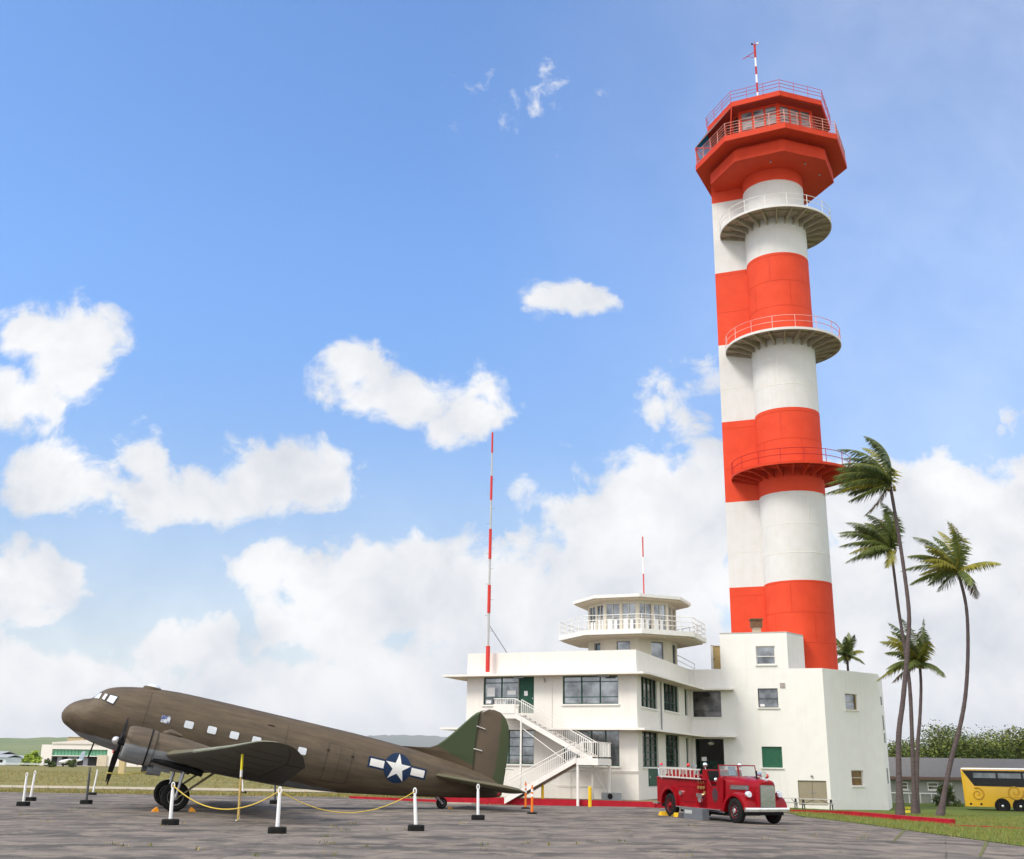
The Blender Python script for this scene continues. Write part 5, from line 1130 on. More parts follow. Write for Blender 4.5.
FT = Matrix.Translation((7.80, 49.93, -.03)) @ Matrix.Rotation(math.atan2(-.921, .389), 4, 'Z')
def fw(x, y, z=0): p = FT @ Vector((x, y, 0)); return (p.x, p.y, gz(p.x, p.y) + .005 + z)
fa = math.atan2(-.921, .389)
CHY = mat('chock_yellow', (.85, .50, .03), .5)
chock(fw(RWX - .62, -.9), fa + math.pi, CHY, 'yellow wheel chock behind the rear tyre of the fire engine', 'chocks at the fire engine')
chock(fw(RWX + .62, -.9), fa, CHY, 'yellow wheel chock ahead of the rear tyre of the fire engine', 'chocks at the fire engine')
cb = thing('storage_box', 'dark grey box with a pale label standing beside the fire engine running board', 'box', fw(2.95, -1.30), local=True, rot=(0, 0, fa))
k = MB(); k.loft([[(-.72, -.16, 0), (.72, -.16, 0), (.72, .16, 0), (-.72, .16, 0)], [(-.70, -.15, .42), (.70, -.15, .42), (.70, .15, .42), (-.70, .15, .42)]]); k.build('case', mat('box_grey', (.13, .14, .155), .6, scale=5), cb)
k = MB(); k.box(-.60, -.05, -.168, -.160, .22, .36); k.build('label_plate', mat('box_label', (.42, .44, .42), .5), cb)
cb2 = thing('step_block', 'low dark block on the ground left of the grey storage box', 'block', fw(1.95, -1.3), local=True, rot=(0, 0, fa))
k = MB(); k.loft([[(-.2, -.14, 0), (.2, -.14, 0), (.2, .14, 0), (-.2, .14, 0)], [(-.17, -.12, .2), (.17, -.12, .2), (.17, .12, .2), (-.17, .12, .2)]]); k.build('block', mat('block_dark', (.07, .07, .08), .8), cb2)
wk = thing('concrete_wheel_stop', 'pale concrete wheel stop at the kerb behind the fire engine', 'wheel stop', tuple(atz(652, 806, -.45)))
k = MB(); c = atz(655, 806, -.42); k.ob((c.x, c.y, gz(c.x, c.y) + .07), D3 * 1.0, n3 * .15, (0, 0, .10)); k.build('block', mat('wheel_stop_concrete', (.50, .42, .32), .9), wk)
# ---------------------------------------------------------------- barrier posts, ropes, bollards
def place(px, py):
    p = atz(px, py, 0)
    for _ in range(6): p = atz(px, py, gz(p.x, p.y))
    return p
def stanchion(px, py, tx, ty, label, group, m=WPL, cm=BLACK, loop=True, rw=.06, base=.26, sub='white'):
    p = place(px, py); top = at(tx, ty, p.y); h = top.z - p.z; lean = Vector((top.x - p.x, 0, 0)) * .9
    t_ = thing('barrier_post', label, 'barrier post', tuple(p), group)
    k = MB(); n = 12; 
    k.loft([[(p.x + s * math.copysign(abs(math.cos(2 * math.pi * i / 8 + .39)) ** .5, math.cos(2 * math.pi * i / 8 + .39)) * base, p.y + s * math.copysign(abs(math.sin(2 * math.pi * i / 8 + .39)) ** .5, math.sin(2 * math.pi * i / 8 + .39)) * base * .8, p.z + z) for i in range(8)] for s, z in ((1, 0), (1, .15), (.92, .18), (.4, .19))]); k.build('base', cm, t_)
    k = MB(); pt = lambda f: p + lean * f + Vector((0, 0, h * f))
    if loop: k.tube([pt(.08), pt(.80), pt(.9)], [rw, rw * .85, rw * .55], 12); k.tube([pt(.88) + Vector((rw * .75 * math.cos(a), 0, .075 + .10 * math.sin(a))) for a in [i * math.pi / 7 for i in range(15)]], .022, 6, cap=False)
    else: k.tube([pt(.08), pt(.93), pt(.97), pt(1)], [rw, rw * .85, rw * .5, rw * .5], 12)
    k.build('tube', m, t_, smooth=50)
    return p, pt(.94)
G_ = 'barrier posts around the parked aircraft'
a1_ = stanchion(23, 806, 27, 773, 'white barrier post with black base, leftmost in the scene', G_)
a2_ = stanchion(30, 801, 35.5, 771, 'white barrier post leaning right, second from the left edge of the scene', G_)
DKP = mat('dark_grey_post', (.10, .10, .11), .5)
b1_ = stanchion(86, 804, 90, 767, 'dark grey barrier post ahead of the aircraft nose', G_, m=DKP)
b2_ = stanchion(92.5, 795, 98, 769, 'leaning white barrier post right behind the dark grey post', G_)
d1_ = stanchion(170, 825, 173.2, 783, 'white barrier post in front of the aircraft main wheel', G_)
e1_ = stanchion(277, 833.5, 280, 788, 'white barrier post on the near side of the wing tip, nearest the camera', G_)
stanchion(243, 794, 242, 778, 'distant white barrier post seen under the wing', G_)
stanchion(275, 804, 275, 781, 'dark barrier post behind the wing tip under the fuselage', G_, m=DKP)
h1_ = stanchion(416, 831, 414.3, 789, 'white barrier post below the star insignia', G_)
i1_ = stanchion(478, 820, 478, 785, 'white barrier post under the tail fin', G_)
def rope(a, b_, sag, label, r=.018, n=18):
    t_ = MB(); pts = []
    for i in range(n + 1): f = i / n; p = Vector(a).lerp(Vector(b_), f); p.z -= sag * 4 * f * (1 - f); pts.append(p)
    t_.tube(pts, r, 6); o = t_.build('barrier_rope', ROPE, None, smooth=60); return tag(o, label, 'rope', 'yellow ropes between barrier posts')
rope(d1_[1], e1_[1], .62, 'yellow rope sagging from the main wheel post to the wing tip post')
rope(e1_[1], h1_[1], .62, 'yellow rope sagging from the wing tip post to the insignia post', .014)
# tie-down strap from the wing to the ground
sp_ = place(238, 822); stp = at(242.5, 754, sp_.y)
td = thing('tie_down_strap', 'tan tie down strap hanging from the wing with a bright yellow upper end', 'strap', tuple(sp_))
k = MB(); k.tube([sp_ + Vector((0, 0, .05)), sp_.lerp(stp, .5), sp_.lerp(stp, .66)], [.05, .045, .04], 6); k.build('webbing', mat('tan_webbing', (.50, .36, .13), .9, var=.3, scale=8), td)
k = MB(); k.tube([sp_.lerp(stp, .66), sp_.lerp(stp, .76)], .05, 6, mi=0); k.tube([sp_.lerp(stp, .76), sp_.lerp(stp, 1.0)], .05, 6, mi=1); k.build('yellow_sleeve', [WPL, mat('bright_yellow', (.80, .68, .04), .5)], td)
k = MB(); k.tube([sp_ + Vector((-.08, 0, .03)), sp_ + Vector((.05, 0, .1)), sp_ + Vector((0, 0, .2))], .03, 6); k.build('hook', STEEL, td)
def delin(px, py, tx, ty, label):
    p = place(px, py); h = at(tx, ty, p.y).z - p.z; t_ = thing('channelizer_post', label, 'channelizer post', tuple(p), 'orange posts near the staircase foot')
    k = MB(); k.loft([[(p.x + s * math.cos(2 * math.pi * i / 8 + .39) * .24, p.y + s * math.sin(2 * math.pi * i / 8 + .39) * .22, p.z + z) for i in range(8)] for s, z in ((1, 0), (.95, .05), (.5, .08))]); k.build('base', BLACK, t_)
    k = MB(); zz_ = [.06, .60, .70, .76, .86, 1.0 - .08, 1.0]; ms_ = (0, 1, 0, 1, 0, 0)
    for i in range(6): k.tube([(p.x, p.y, p.z + h * zz_[i]), (p.x, p.y, p.z + h * zz_[i + 1])], [.055, .05] if i < 4 else ([.05, .045] if i == 4 else [.03, .03]), 12, mi=ms_[i])
    k.build('tube', [ORG_, WPL], t_)
delin(525.5, 808.8, 524, 782, 'orange channelizer post farther back, left of the pair by the stairs')
delin(532, 814, 530.5, 785, 'orange channelizer post nearer the camera, right of the pair by the stairs')
def boll(px, py, ty, label, r=.09):
    p = place(px, py); h = at(px, ty, p.y).z - p.z; t_ = MB(); t_.tube([p, p + Vector((0, 0, h * .96)), p + Vector((0, 0, h))], [r, r, r * .6], 14)
    o = t_.build('bollard', YEL, None, smooth=40); return tag(o, label, 'bollard', 'yellow bollards along the red kerb')
boll(542.5, 804.8, 784.8, 'yellow bollard standing just right of the orange posts')
boll(590, 807, 786.5, 'yellow bollard right of the white stair post')
boll(466, 801, 790, 'short yellow bollard seen under the tail just right of the tail wheel')
boll(496.5, 802, 790, 'short yellow bollard left of the staircase foot, under the tailplane')
# stair foot slab
p = place(505, 802)
k = MB(); k.prism([bf(s, t) for s, t in ((-11.9, 4.35), (-9.6, 4.35), (-9.6, 5.3), (-11.9, 5.3))], -.65, gz(p.x, p.y) + .12); tag(k.build('concrete_slab', mat('slab_concrete', (.36, .32, .26), .9)), 'low concrete slab at the foot of the white staircase', 'slab')
# ---------------------------------------------------------------- picnic tables by the tan door
PT = mat('weathered_table_board', (.52, .50, .48), .7, var=.15, scale=5); PTL = mat('dark_table_leg', (.05, .045, .05), .6)
def picnic(px, py, label, L=1.9):
    p = at(px, 800, 84.2); p.z = gz(p.x, p.y) + .02; t_ = thing('picnic_table', label, 'picnic table', tuple(p), 'picnic tables beside the tan doors', local=True, rot=(0, 0, R_(-6)))
    k = MB()
    for i in range(4): k.box(-L / 2, L / 2, -.33 + .17 * i, -.18 + .17 * i, .74, .78)
    k.build('table_top', PT, t_)
    for s in (-1, 1):
        k = MB(); k.box(-L / 2, L / 2, s * .72 - .14, s * .72 + .14, .43, .47); k.build('bench', PT, t_)
    for s in (-1, 1):
        k = MB(); x = s * (L / 2 - .35)
        for e in (-1, 1): k.ob((x, e * .38, .37), (.035, 0, 0), (0, .05, 0), (0, -e * .20, .37))
        k.box(x - .03, x + .03, -.8, .8, .36, .43); k.build('leg', PTL, t_)
    k = MB(); 
    for s in (-1, 1): k.tube([(s * (L / 2 - .35), 0, .38), (s * .25, 0, .72)], .02, 6)
    k.build('brace', PTL, t_)
picnic(817, 809, 'long weathered picnic table in front of the tan double doors', 2.7)
picnic(788, 808, 'picnic table partly hidden behind the fire engine bonnet', 1.8)
# yellow wheel stops by the palm
for px, py, lb in ((904, 809.5, 'yellow painted parking block behind the other beside the palm foot'), (911, 813.5, 'yellow painted parking block nearest the tall palm foot')):
    p = place(px, py); k = MB(); k.ob((p.x, p.y, p.z + .10), (.55, -.08, 0), (.02, .13, 0), (0, 0, .12)); tag(k.build('parking_block', mat('yellow_block', (.72, .60, .05), .7)), lb, 'parking block', 'yellow blocks by the palms')

# ---------------------------------------------------------------- palms
TRK = mat('palm_trunk_bark', (.135, .105, .10), .9, c2=(.06, .045, .05), scale=2.5, stretch=(1, 1, 6), bump=.6)
FRG = [mat('palm_frond_green', (.15, .185, .035), .45, c2=(.035, .065, .014), scale=1.1, spec=.4), mat('palm_frond_yellow', (.36, .31, .045), .5, c2=(.15, .17, .03), scale=1.3), mat('palm_frond_dry', (.16, .11, .05), .8)]
def palm(path, Y, r0, r1, crown, nf, L, label, seed, wind=1.0, nuts=True):
    rnd = random.Random(seed); pts = [at(px, py, Y) for px, py in path]; b_ = pts[0]; b_.z = gz(b_.x, b_.y) - .05
    # resample with a smooth curve
    fine = []
    for i in range(len(pts) - 1):
        p0, p1, p2, p3 = pts[max(0, i - 1)], pts[i], pts[i + 1], pts[min(len(pts) - 1, i + 2)]
        for j in range(6):
            t_ = j / 6; fine.append(.5 * ((2 * p1) + (p2 - p0) * t_ + (2 * p0 - 5 * p1 + 4 * p2 - p3) * t_ * t_ + (3 * p1 - p0 - 3 * p2 + p3) * t_ ** 3))
    fine.append(pts[-1]); n = len(fine)
    o = thing('palm_tree', label, 'palm tree', tuple(b_), 'wind blown coconut palms')
    k = MB(); rs = []
    for i in range(n): f = i / (n - 1); r = r1 + (r0 - r1) * (1 - f) ** 1.4 + (.16 * max(0, 1 - f * 14)); rs.append(r * (1 + (.05 if i % 2 else -.02)))
    k.tube(fine, rs, 10); k.build('trunk', TRK, o, smooth=60)
    c = fine[-1]; k = MB(); wv_ = Vector((-1, .1, .05))
    for i in range(nf):
        # three whorls: upright young leaves, spreading, drooping
        f = i / nf; az = 2.399 * i + rnd.uniform(-.2, .2); el = R_(80 - 112 * f + rnd.uniform(-14, 14))
        d = Vector((math.cos(az) * math.cos(el), math.sin(az) * math.cos(el), math.sin(el)))
        if rnd.random() < .86: d = d + wv_ * .75 * wind + Vector((0, 0, .15))
        else: d = Vector((.35, d.y * .4, .95 + .3 * rnd.random()))
        d.normalize(); ln = L * rnd.uniform(.78, 1.08) * (1 if f < .8 else .8); p = c.copy(); ns = 15; rach = [p.copy()]; dirs = [d.copy()]
        w_ = wind * rnd.uniform(.7, 1.3)
        for s in range(ns):
            g_ = s / ns; d = (d + Vector((0, 0, -1)) * (.030 + .085 * g_) + wv_ * (.075 * w_ * (.5 + g_))).normalized(); p = p + d * ln / ns; rach.append(p.copy()); dirs.append(d.copy())
        mi = 0 if rnd.random() < .78 else 1
        if f > .93: mi = 2
        k.tube(rach, [.035 * (1 - .8 * j / ns) for j in range(ns + 1)], 4, mi=1 if mi < 2 else 2)
        up = Vector((0, 0, 1))
        for s in range(1, ns * 3):
            g_ = s / (ns * 3); j = int(g_ * ns); q_ = rach[j].lerp(rach[min(ns, j + 1)], g_ * ns - j); dd = dirs[j]; side = dd.cross(up)
            if side.length < .1: side = Vector((0, 1, 0))
            side.normalize(); lf_ = L * .22 * (math.sin(math.pi * min(1, .12 + g_ * .93)) ** .6) * rnd.uniform(.8, 1.15)
            for sg in (-1, 1):
                ld_ = (side * sg * .75 + dd * .55 + Vector((0, 0, -.55 - .35 * rnd.random())) + wv_ * .35 * w_ * rnd.uniform(.6, 1.3)).normalized()
                tip = q_ + ld_ * lf_; mid_ = q_ + ld_ * lf_ * .5 + Vector((0, 0, lf_ * .06)); wd = dd * .052 * (1.15 - .5 * g_)
                k.add([q_ - wd * .6, q_ + wd * .6, mid_ + wd, tip, mid_ - wd], [(0, 1, 2, 3, 4)], mi)
    k.build('crown', FRG, o, recalc=False)
    if nuts:
        k = MB()
        for i in range(9): a = rnd.uniform(0, 6.28); k.sphere((c.x + .3 * math.cos(a), c.y + .3 * math.sin(a), c.z - .15 - rnd.uniform(0, .3)), .13, 8)
        k.build('coconut_cluster', mat('coconut_husk', (.24, .20, .06), .6), o, smooth=60)
    return o
palm([(900, 814), (898.5, 742), (903, 700), (907.5, 650), (909, 614), (904, 570), (897, 525), (890, 484)], 77, .20, .115, 0, 27, 4.9, 'tallest palm, its crown level with the lowest tower balcony, trunk nearest the white block', 11, 1.35)
palm([(914, 806), (912.5, 750), (910, 690), (905, 650), (899, 612), (895, 580), (891, 548)], 84, .165, .10, 0, 20, 4.4, 'middle height palm just left below the tallest crown, trunk partly behind it', 12, 1.0)
palm([(915.5, 803), (917.5, 750), (920, 716), (921, 685), (919.5, 662)], 86, .165, .10, 0, 20, 3.9, 'shortest near palm, crown low between the trunks right of the white block', 13, .5)
palm([(939, 806), (950, 765), (960.5, 724), (966, 690), (968, 645), (966, 605), (957.5, 570)], 82, .19, .11, 0, 22, 4.2, 'leaning palm standing apart on the right in front of the bus', 14, .75)
palm([(852, 740), (850, 700), (847, 655)], 118, .18, .12, 0, 15, 3.2, 'distant small palm crown showing over the white block roof', 15, .2)

# ---------------------------------------------------------------- broadleaf trees
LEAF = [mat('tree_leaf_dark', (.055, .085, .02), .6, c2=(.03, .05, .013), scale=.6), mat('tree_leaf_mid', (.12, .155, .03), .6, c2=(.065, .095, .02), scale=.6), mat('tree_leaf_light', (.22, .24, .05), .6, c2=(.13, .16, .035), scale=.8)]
WOOD = mat('tree_bark', (.10, .08, .06), .9)
def tree(x, y, h, w_, label, seed, n=7000, leaf=.15, name='broadleaf_tree', group='trees behind the grey roofed house', low=.12, light=.33, cat='tree', leaves=None):
    rnd = random.Random(seed); z0 = gz(x, y); o = thing(name, label, cat, (x, y, z0), group)
    cl = []; nb_ = 8 + int(w_ * .8)
    for i in range(nb_):
        a = rnd.uniform(0, 6.28); r = w_ * .5 * math.sqrt(rnd.random()) * .85; zz = h * (low + .16 + (.86 - low - .16) * rnd.random() * (1 - .45 * (r / (w_ * .5)) ** 2))
        cl.append((x + r * math.cos(a), y + r * math.sin(a), z0 + zz, rnd.uniform(.16, .30) * min(w_, h * 1.3)))
    k = MB(); k.tube([(x, y, z0 - .1), (x + .1, y, z0 + h * .25), (x, y, z0 + h * .55)], [.03 * h, .022 * h, .012 * h], 8)
    for c in cl[::2]: k.tube([(x, y, z0 + h * .2), ((x + c[0]) / 2, (y + c[1]) / 2, z0 + h * .2 + (c[2] - z0 - h * .2) * .6), (c[0], c[1], c[2])], [.014 * h, .009 * h, .004 * h], 5)
    k.build('trunk', WOOD, o, smooth=60)
    k = MB()
    for i in range(n):
        c = cl[rnd.randrange(len(cl))]; u, v_ = rnd.uniform(0, 6.283), rnd.uniform(-1, 1); q_ = math.sqrt(1 - v_ * v_); rr_ = c[3] * (rnd.uniform(.6, 1.0) if rnd.random() < .8 else rnd.uniform(1, 1.35))
        p = Vector((c[0] + rr_ * q_ * math.cos(u), c[1] + rr_ * q_ * math.sin(u), c[2] + rr_ * v_ * .72)); e1_ = Vector((rnd.gauss(0, 1), rnd.gauss(0, 1), rnd.gauss(0, .6))).normalized(); e2_ = e1_.cross(Vector((rnd.gauss(0, 1), rnd.gauss(0, 1), rnd.gauss(0, 1)))).normalized()
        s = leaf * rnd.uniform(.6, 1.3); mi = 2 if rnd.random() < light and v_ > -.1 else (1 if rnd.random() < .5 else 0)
        k.add([p - e1_ * s, p + e2_ * s * .55, p + e1_ * s, p - e2_ * s * .55], [(0, 1, 2, 3)], mi)
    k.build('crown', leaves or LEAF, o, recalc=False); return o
def treeat(px, ty, Y, w_, label, seed, **k): x = at(px, 760, Y).x; h = at(px, ty, Y).z - gz(x, Y); return tree(x, Y, h, w_, label, seed, **k)
treeat(902, 734, 150, 7, 'low dark tree peeking between the palm trunks beside the white block', 1, n=5000)
treeat(925, 729, 146, 9, 'broad tree over the house roof between the short palm and the leaning palm', 2)
treeat(948, 722, 140, 10, 'tallest clump of trees behind the leaning palm trunk', 3, n=9000)
treeat(975, 725, 142, 10, 'rounded green tree behind the roof left of the bus window band', 4, n=9000)
treeat(998, 731, 146, 8, 'lower tree behind the roof directly over the bus', 5, n=6500)
treeat(1024, 720, 132, 7, 'bright green tree cut by the right edge of the scene', 6, n=8000, light=.6)
treeat(1046, 724, 138, 10, 'tree beyond the right edge of the scene', 7)
treeat(886, 740, 150, 8, 'tree half hidden behind the white block corner', 8, n=4000)
# shrub against the house beside the bus
def bush(px, py, ty, w_, label, seed, Y, n=700, leaf=.16, light=.1, group=None):
    x = at(px, py, Y).x; h = at(px, ty, Y).z - at(px, py, Y).z; o = tree(x, Y, max(h, .6), w_, label, seed, n=n, leaf=leaf, name='shrub', group=group, low=-.1, light=light, cat='shrub'); return o
bush(948, 803, 782, 2.6, 'dark shrub between the house wall and the yellow bus', 21, 104, n=3500, leaf=.09)

# ---------------------------------------------------------------- low house
HY = 113
hx0, hx1 = at(862, 780, HY).x, at(1120, 780, HY).x
hz = gz(hx0, HY)
ho = thing('low_house', 'long single storey grey house with a grey shingle roof and white windows', 'house', (hx0, HY, hz))
HW = mat('house_siding', (.33, .34, .30), .8, var=.06, scale=.5); SH = mat('grey_shingle_roof', (.20, .195, .19), .95, c2=(.14, .135, .13), scale=3, stretch=(1, 3, 3), detail=9)
ez = at(950, 778.5, HY - .6).z; rz_ = at(950, 758, HY + 3.6).z
hw = []
for px0, px1 in ((901, 908), (927.5, 938.5), (946, 952.5), (1060, 1070)):
    hw.append((at(px0, 785, HY).x - hx0, at(px1, 785, HY).x - hx0, at(930, 790, HY).z, at(930, 782.3, HY).z))
k = MB(); wall(k, (hx0, HY), (1, 0), hx1 - hx0, hz - .2, ez, hw, .15); k.box(hx0, hx1, HY + 7, HY + 7.2, hz - .2, ez); k.box(hx0 - .1, hx0, HY, HY + 7.2, hz - .2, ez); k.build('wall', HW, ho)
for h in hw: win(ho, (hx0, HY), (1, 0), *h, cols=1, rows=2, fm=WPL, fw=.09, ins=.04)
k = MB(); k.loft([[(x, HY - .7, ez), (x, HY - .7, ez + .1), (x, HY + 3.6, rz_), (x, HY + 7.9, ez + .1), (x, HY + 7.9, ez)] for x in (hx0 - .6, hx1 + .6)]); rf_ = k.build('roof', SH, ho)
k = MB(); k.box(hx0 - .6, hx1 + .6, HY - .76, HY - .70, ez - .16, ez + .12); k.build('fascia', mat('fascia_brown', (.16, .10, .08), .7), ho)
k = MB(); k.tube([(hx0, HY - .3, hz + .95), (at(941, 790, HY).x, HY - .3, hz + .95)], .05, 6)
for i in range(8): x = hx0 + (at(941, 790, HY).x - hx0) * i / 7; k.tube([(x, HY - .3, hz - .1), (x, HY - .3, hz + .95)], .04, 6)
tag(k.build('low_rail_fence', WPL), 'low white pipe rail fence in front of the grey house', 'fence')

# ---------------------------------------------------------------- yellow coach
BY = 95.0; bx0 = at(962.5, 790, BY).x; bz = gz(bx0, BY)
BA = R_(-24)
bus = thing('coach', 'bright yellow touring coach with dark window band and swirl decoration', 'bus', (bx0 - 1.28 * math.sin(BA), BY + 1.28 * math.cos(BA), bz - .1), local=True, rot=(0, 0, BA))
YB = mat('coach_yellow', (.74, .44, .012), .3, c2=(.66, .38, .01), scale=.8, coat=.5); BG = mat('coach_black_glass', (.010, .010, .012), .25, spec=.25)
hh = 3.5; LB = 12.5
def bsec(x, inset=0, zt=hh): return [(x, -1.27 + inset, .42), (x, -1.28 + inset, 1.9), (x, -1.24 + inset, 3.15), (x, -1.05 + inset, zt - .06), (x, -.6, zt), (x, .6, zt), (x, 1.05 - inset, zt - .06), (x, 1.24 - inset, 3.15), (x, 1.28 - inset, 1.9), (x, 1.27 - inset, .42)]
k = MB(); k.loft([[(p[0] + (.10 if p[2] < 1 else .05 if p[2] < 2.5 else 0), p[1], p[2]) for p in bsec(0, .12, hh - .04)], [(p[0], p[1], p[2]) for p in bsec(.28)], bsec(LB - .2), bsec(LB, .1)]); bb_ = k.build('body', YB, bus, smooth=25)
k = MB()
for s in (-1, 1): k.loft([[(.10, s * 1.246, 3.28), (.95, s * 1.30, 2.05), (LB - .3, s * 1.30, 1.95), (LB - .3, s * 1.25, 3.26)], [(.10, s * 1.20, 3.28), (.95, s * 1.26, 2.05), (LB - .3, s * 1.26, 1.95), (LB - .3, s * 1.20, 3.26)]])
k.build('window_band', BG, bus)
k = MB(); SG = mat('coach_side_window', (.15, .18, .20), .06, c2=(.03, .035, .04), scale=1.5, spec=.9)
for i in range(6): x = .95 + i * 1.9; k.ob((x + .85, -1.302, 2.88), (.87, 0, 0), (0, .01, 0), (0, .02, .20))
k.build('side_window', SG, bus)
k = MB(); k.loft([[(.05, -1.16, 3.36), (.05, -1.0, 3.46), (.05, 1.0, 3.46), (.05, 1.16, 3.36)], [(LB - .2, -1.16, 3.42), (LB - .2, -1.0, 3.53), (LB - .2, 1.0, 3.53), (LB - .2, 1.16, 3.42)]]); k.build('roof', WPL, bus)
SWM = mat('swirl_ochre', (.52, .29, .01), .4)
def swirl(k, cx, cz, r, turns, a0, dr=1):
    pts = []
    for i in range(60):
        f = i / 59; a = a0 + dr * 2 * math.pi * turns * f; rr_ = r * (1 - f) ** .8 + .03; pts.append((cx + rr_ * math.cos(a), -1.285, cz + rr_ * math.sin(a)))
    k.tube(pts, [.075 * (1 - .6 * i / 59) for i in range(60)], 6)
for a_ in ((1.15, 1.40, .50, 1.6, R_(115), -1), (4.0, 1.62, .62, 1.6, R_(10), -1), (8.0, 1.5, .55, 1.5, R_(90), -1)): k = MB(); swirl(k, *a_); k.build('swirl', SWM, bus)
k = MB()
for cx in (2.95, 4.3, 10.3): k.tube([(cx, -1.295, .52), (cx, -1.25, .52)], .60, 24)
k.build('wheel_arch', BLACK, bus)
for cx in (2.95, 4.3, 10.3):
    for s in (-1, 1):
        kt, kr = MB(), MB(); wheel(kt, kr, (cx, s * 1.16, .5), (0, s, 0), .5, .3, 24); o = kt.build('wheel', TYRE, bus, smooth=40); kr.build('rim', CHR, o, smooth=40)
k = MB()
for x in (.55, 1.35): k.tube([(x, -1.29, .62), (x, -1.26, .62)], .09, 12)
k.build('side_lamp', BLACK, bus)
k = MB(); k.box(2.9, 2.92, -1.284, -1.27, .5, 1.2); k.box(2.9, 9.3, -1.284, -1.275, 1.18, 1.195); k.build('panel_gap', SEAM, bus)
# ---------------------------------------------------------------- far side of the airfield
FY = 390.0
fx = lambda px: at(px, 760, FY).x
fz = lambda px, py: at(px, py, FY).z
GB_ = -.45
hg = thing('hangar', 'long white hangar with a green window band far across the airfield', 'hangar', (fx(80), FY, GB_))
HWT = mat('hangar_white', (.80, .76, .72), .8); 
k = MB(); X0, X1, X2, X3 = fx(40), fx(50), fx(125), fx(150)
zt_ = fz(80, 742.5)
k.prism([(X0, FY), (X1, FY), (X1, FY + 40), (X0, FY + 40)], GB_, fz(45, 744.5))
oh = [(fx(50) + .3 - X1, fx(106.5) - X1, fz(80, 755.6), fz(80, 749.4)), (fx(50) + .3 - X1, fx(98) - X1, GB_ + .1, fz(80, 756.4))]
wall(k, (X1, FY), (1, 0), X3 - X1, GB_, zt_, oh, 1.0); k.box(X1, X3, FY + 1.5, FY + 40, GB_, zt_ - .3); k.build('wall', HWT, hg)
k = MB(); n_ = 14; k.loft([[(X1 + (X3 - X1) * i / n_, y, zt_ - .1 + 1.1 * math.sin(math.pi * i / n_)) for i in range(n_ + 1)] + [(X3, y, zt_ - .5), (X1, y, zt_ - .5)] for y in (FY - .3, FY + 40)]); k.build('roof', mat('hangar_roof', (.72, .68, .64), .8), hg)
k = MB(); h = oh[0]; k.box(X1 + h[0], X1 + h[1], FY + .5, FY + .6, h[2], h[3]); ug = k.build('green_glazing', mat('hangar_green_glass', (.16, .42, .26), .4, c2=(.10, .30, .19), scale=.25, stretch=(1, 1, .1)), hg)
k = MB()
for i in range(16): x = X1 + h[0] + (h[1] - h[0]) * (i + .5) / 16; k.box(x - .05, x + .05, FY + .38, FY + .5, h[2], h[3])
k.build('mullion', GREEN, ug)
HDG = mat('hangar_door_grey', (.22, .22, .25), .6); h = oh[1]
for i in range(9):
    w9 = (h[1] - h[0]) / 9
    if i in (1, 3, 4, 6): k = MB(); k.box(X1 + h[0] + w9 * i + .1, X1 + h[0] + w9 * (i + 1) - .1, FY + .7, FY + .8, h[2], h[3]); k.build('door_leaf', HDG, hg)
k = MB(); k.box(X1 + h[0], X1 + h[1], FY + .96, FY + 1.2, h[2], h[3]); k.build('opening', DARK, hg)
k = MB(); k.box(fx(97.5), fx(107), FY - .5, FY - .1, GB_, fz(102, 755)); k.build('side_panel', mat('hangar_cream', (.62, .54, .42), .8), hg)
bb2 = thing('flat_roofed_building', 'tan flat roofed building rising behind the white hangar', 'building', (fx(90) * 1.15, FY * 1.15, GB_))
Y2 = 450.0; gx = lambda px: at(px, 760, Y2).x
k = MB(); k.box(gx(65), gx(112), Y2, Y2 + 20, GB_, at(80, 737, Y2).z); k.box(gx(82), gx(86), Y2 - .4, Y2, GB_, at(80, 737.5, Y2).z, 1); k.box(gx(84), gx(90), Y2 + 3, Y2 + 8, at(80, 737, Y2).z, at(80, 735, Y2).z, 2); k.build('wall', [mat('sand_wall', (.50, .40, .24), .85), mat('brown_strip', (.30, .18, .11), .85), HWT], bb2)
k = MB(); k.box(gx(64.6), gx(112.4), Y2 - .3, Y2 + 20.3, at(80, 737, Y2).z, at(80, 736.7, Y2).z); k.build('roof', TRIM, bb2)
# low roofs at the far left
for i, (a_, b_, t_, hc, lb) in enumerate(((-14, 6, 757.5, (.62, .72, .78), 'pale low shed at the left edge beyond the field'), (9, 22, 758.2, (.42, .50, .52), 'low blue grey shed next to the bright tree beyond the field'), (-40, 0, 754, (.30, .31, .33), 'dark taller block cut by the left edge beyond the field'))):
    Yb = 380.0 + i * 14; o = thing('shed', lb, 'shed', (at(a_, 760, Yb).x, Yb, GB_), 'far buildings beyond the field'); xa, xb = at(a_, 760, Yb).x, at(b_, 760, Yb).x; zt2 = at(10, t_, Yb).z
    k = MB(); k.box(xa, xb, Yb, Yb + 12, GB_, zt2); wl_ = k.build('wall', mat('shed_wall_%s' % 'abc'[i], hc, .8), o)
    k = MB(); k.loft([[(x, Yb - .5, zt2), (x, Yb + 6, zt2 + 1.0), (x, Yb + 12.5, zt2), (x, Yb + 6, zt2 + .7)] for x in (xa - .4, xb + .4)]); k.build('roof', mat('shed_roof_%s' % 'abc'[i], (.34, .36, .38), .7), o)
    k = MB()
    for j in range(3): x = xa + (xb - xa) * (j + .6) / 3.4; k.box(x - .5, x + .5, Yb - .08, Yb - .02, GB_ + .8, GB_ + 1.7)
    k.build('window', DARK, o)
LIME = [mat('lime_leaf_%s' % n_, c_, .6) for n_, c_ in (('a', (.12, .19, .02)), ('b', (.20, .30, .03)), ('c', (.32, .42, .05)))]
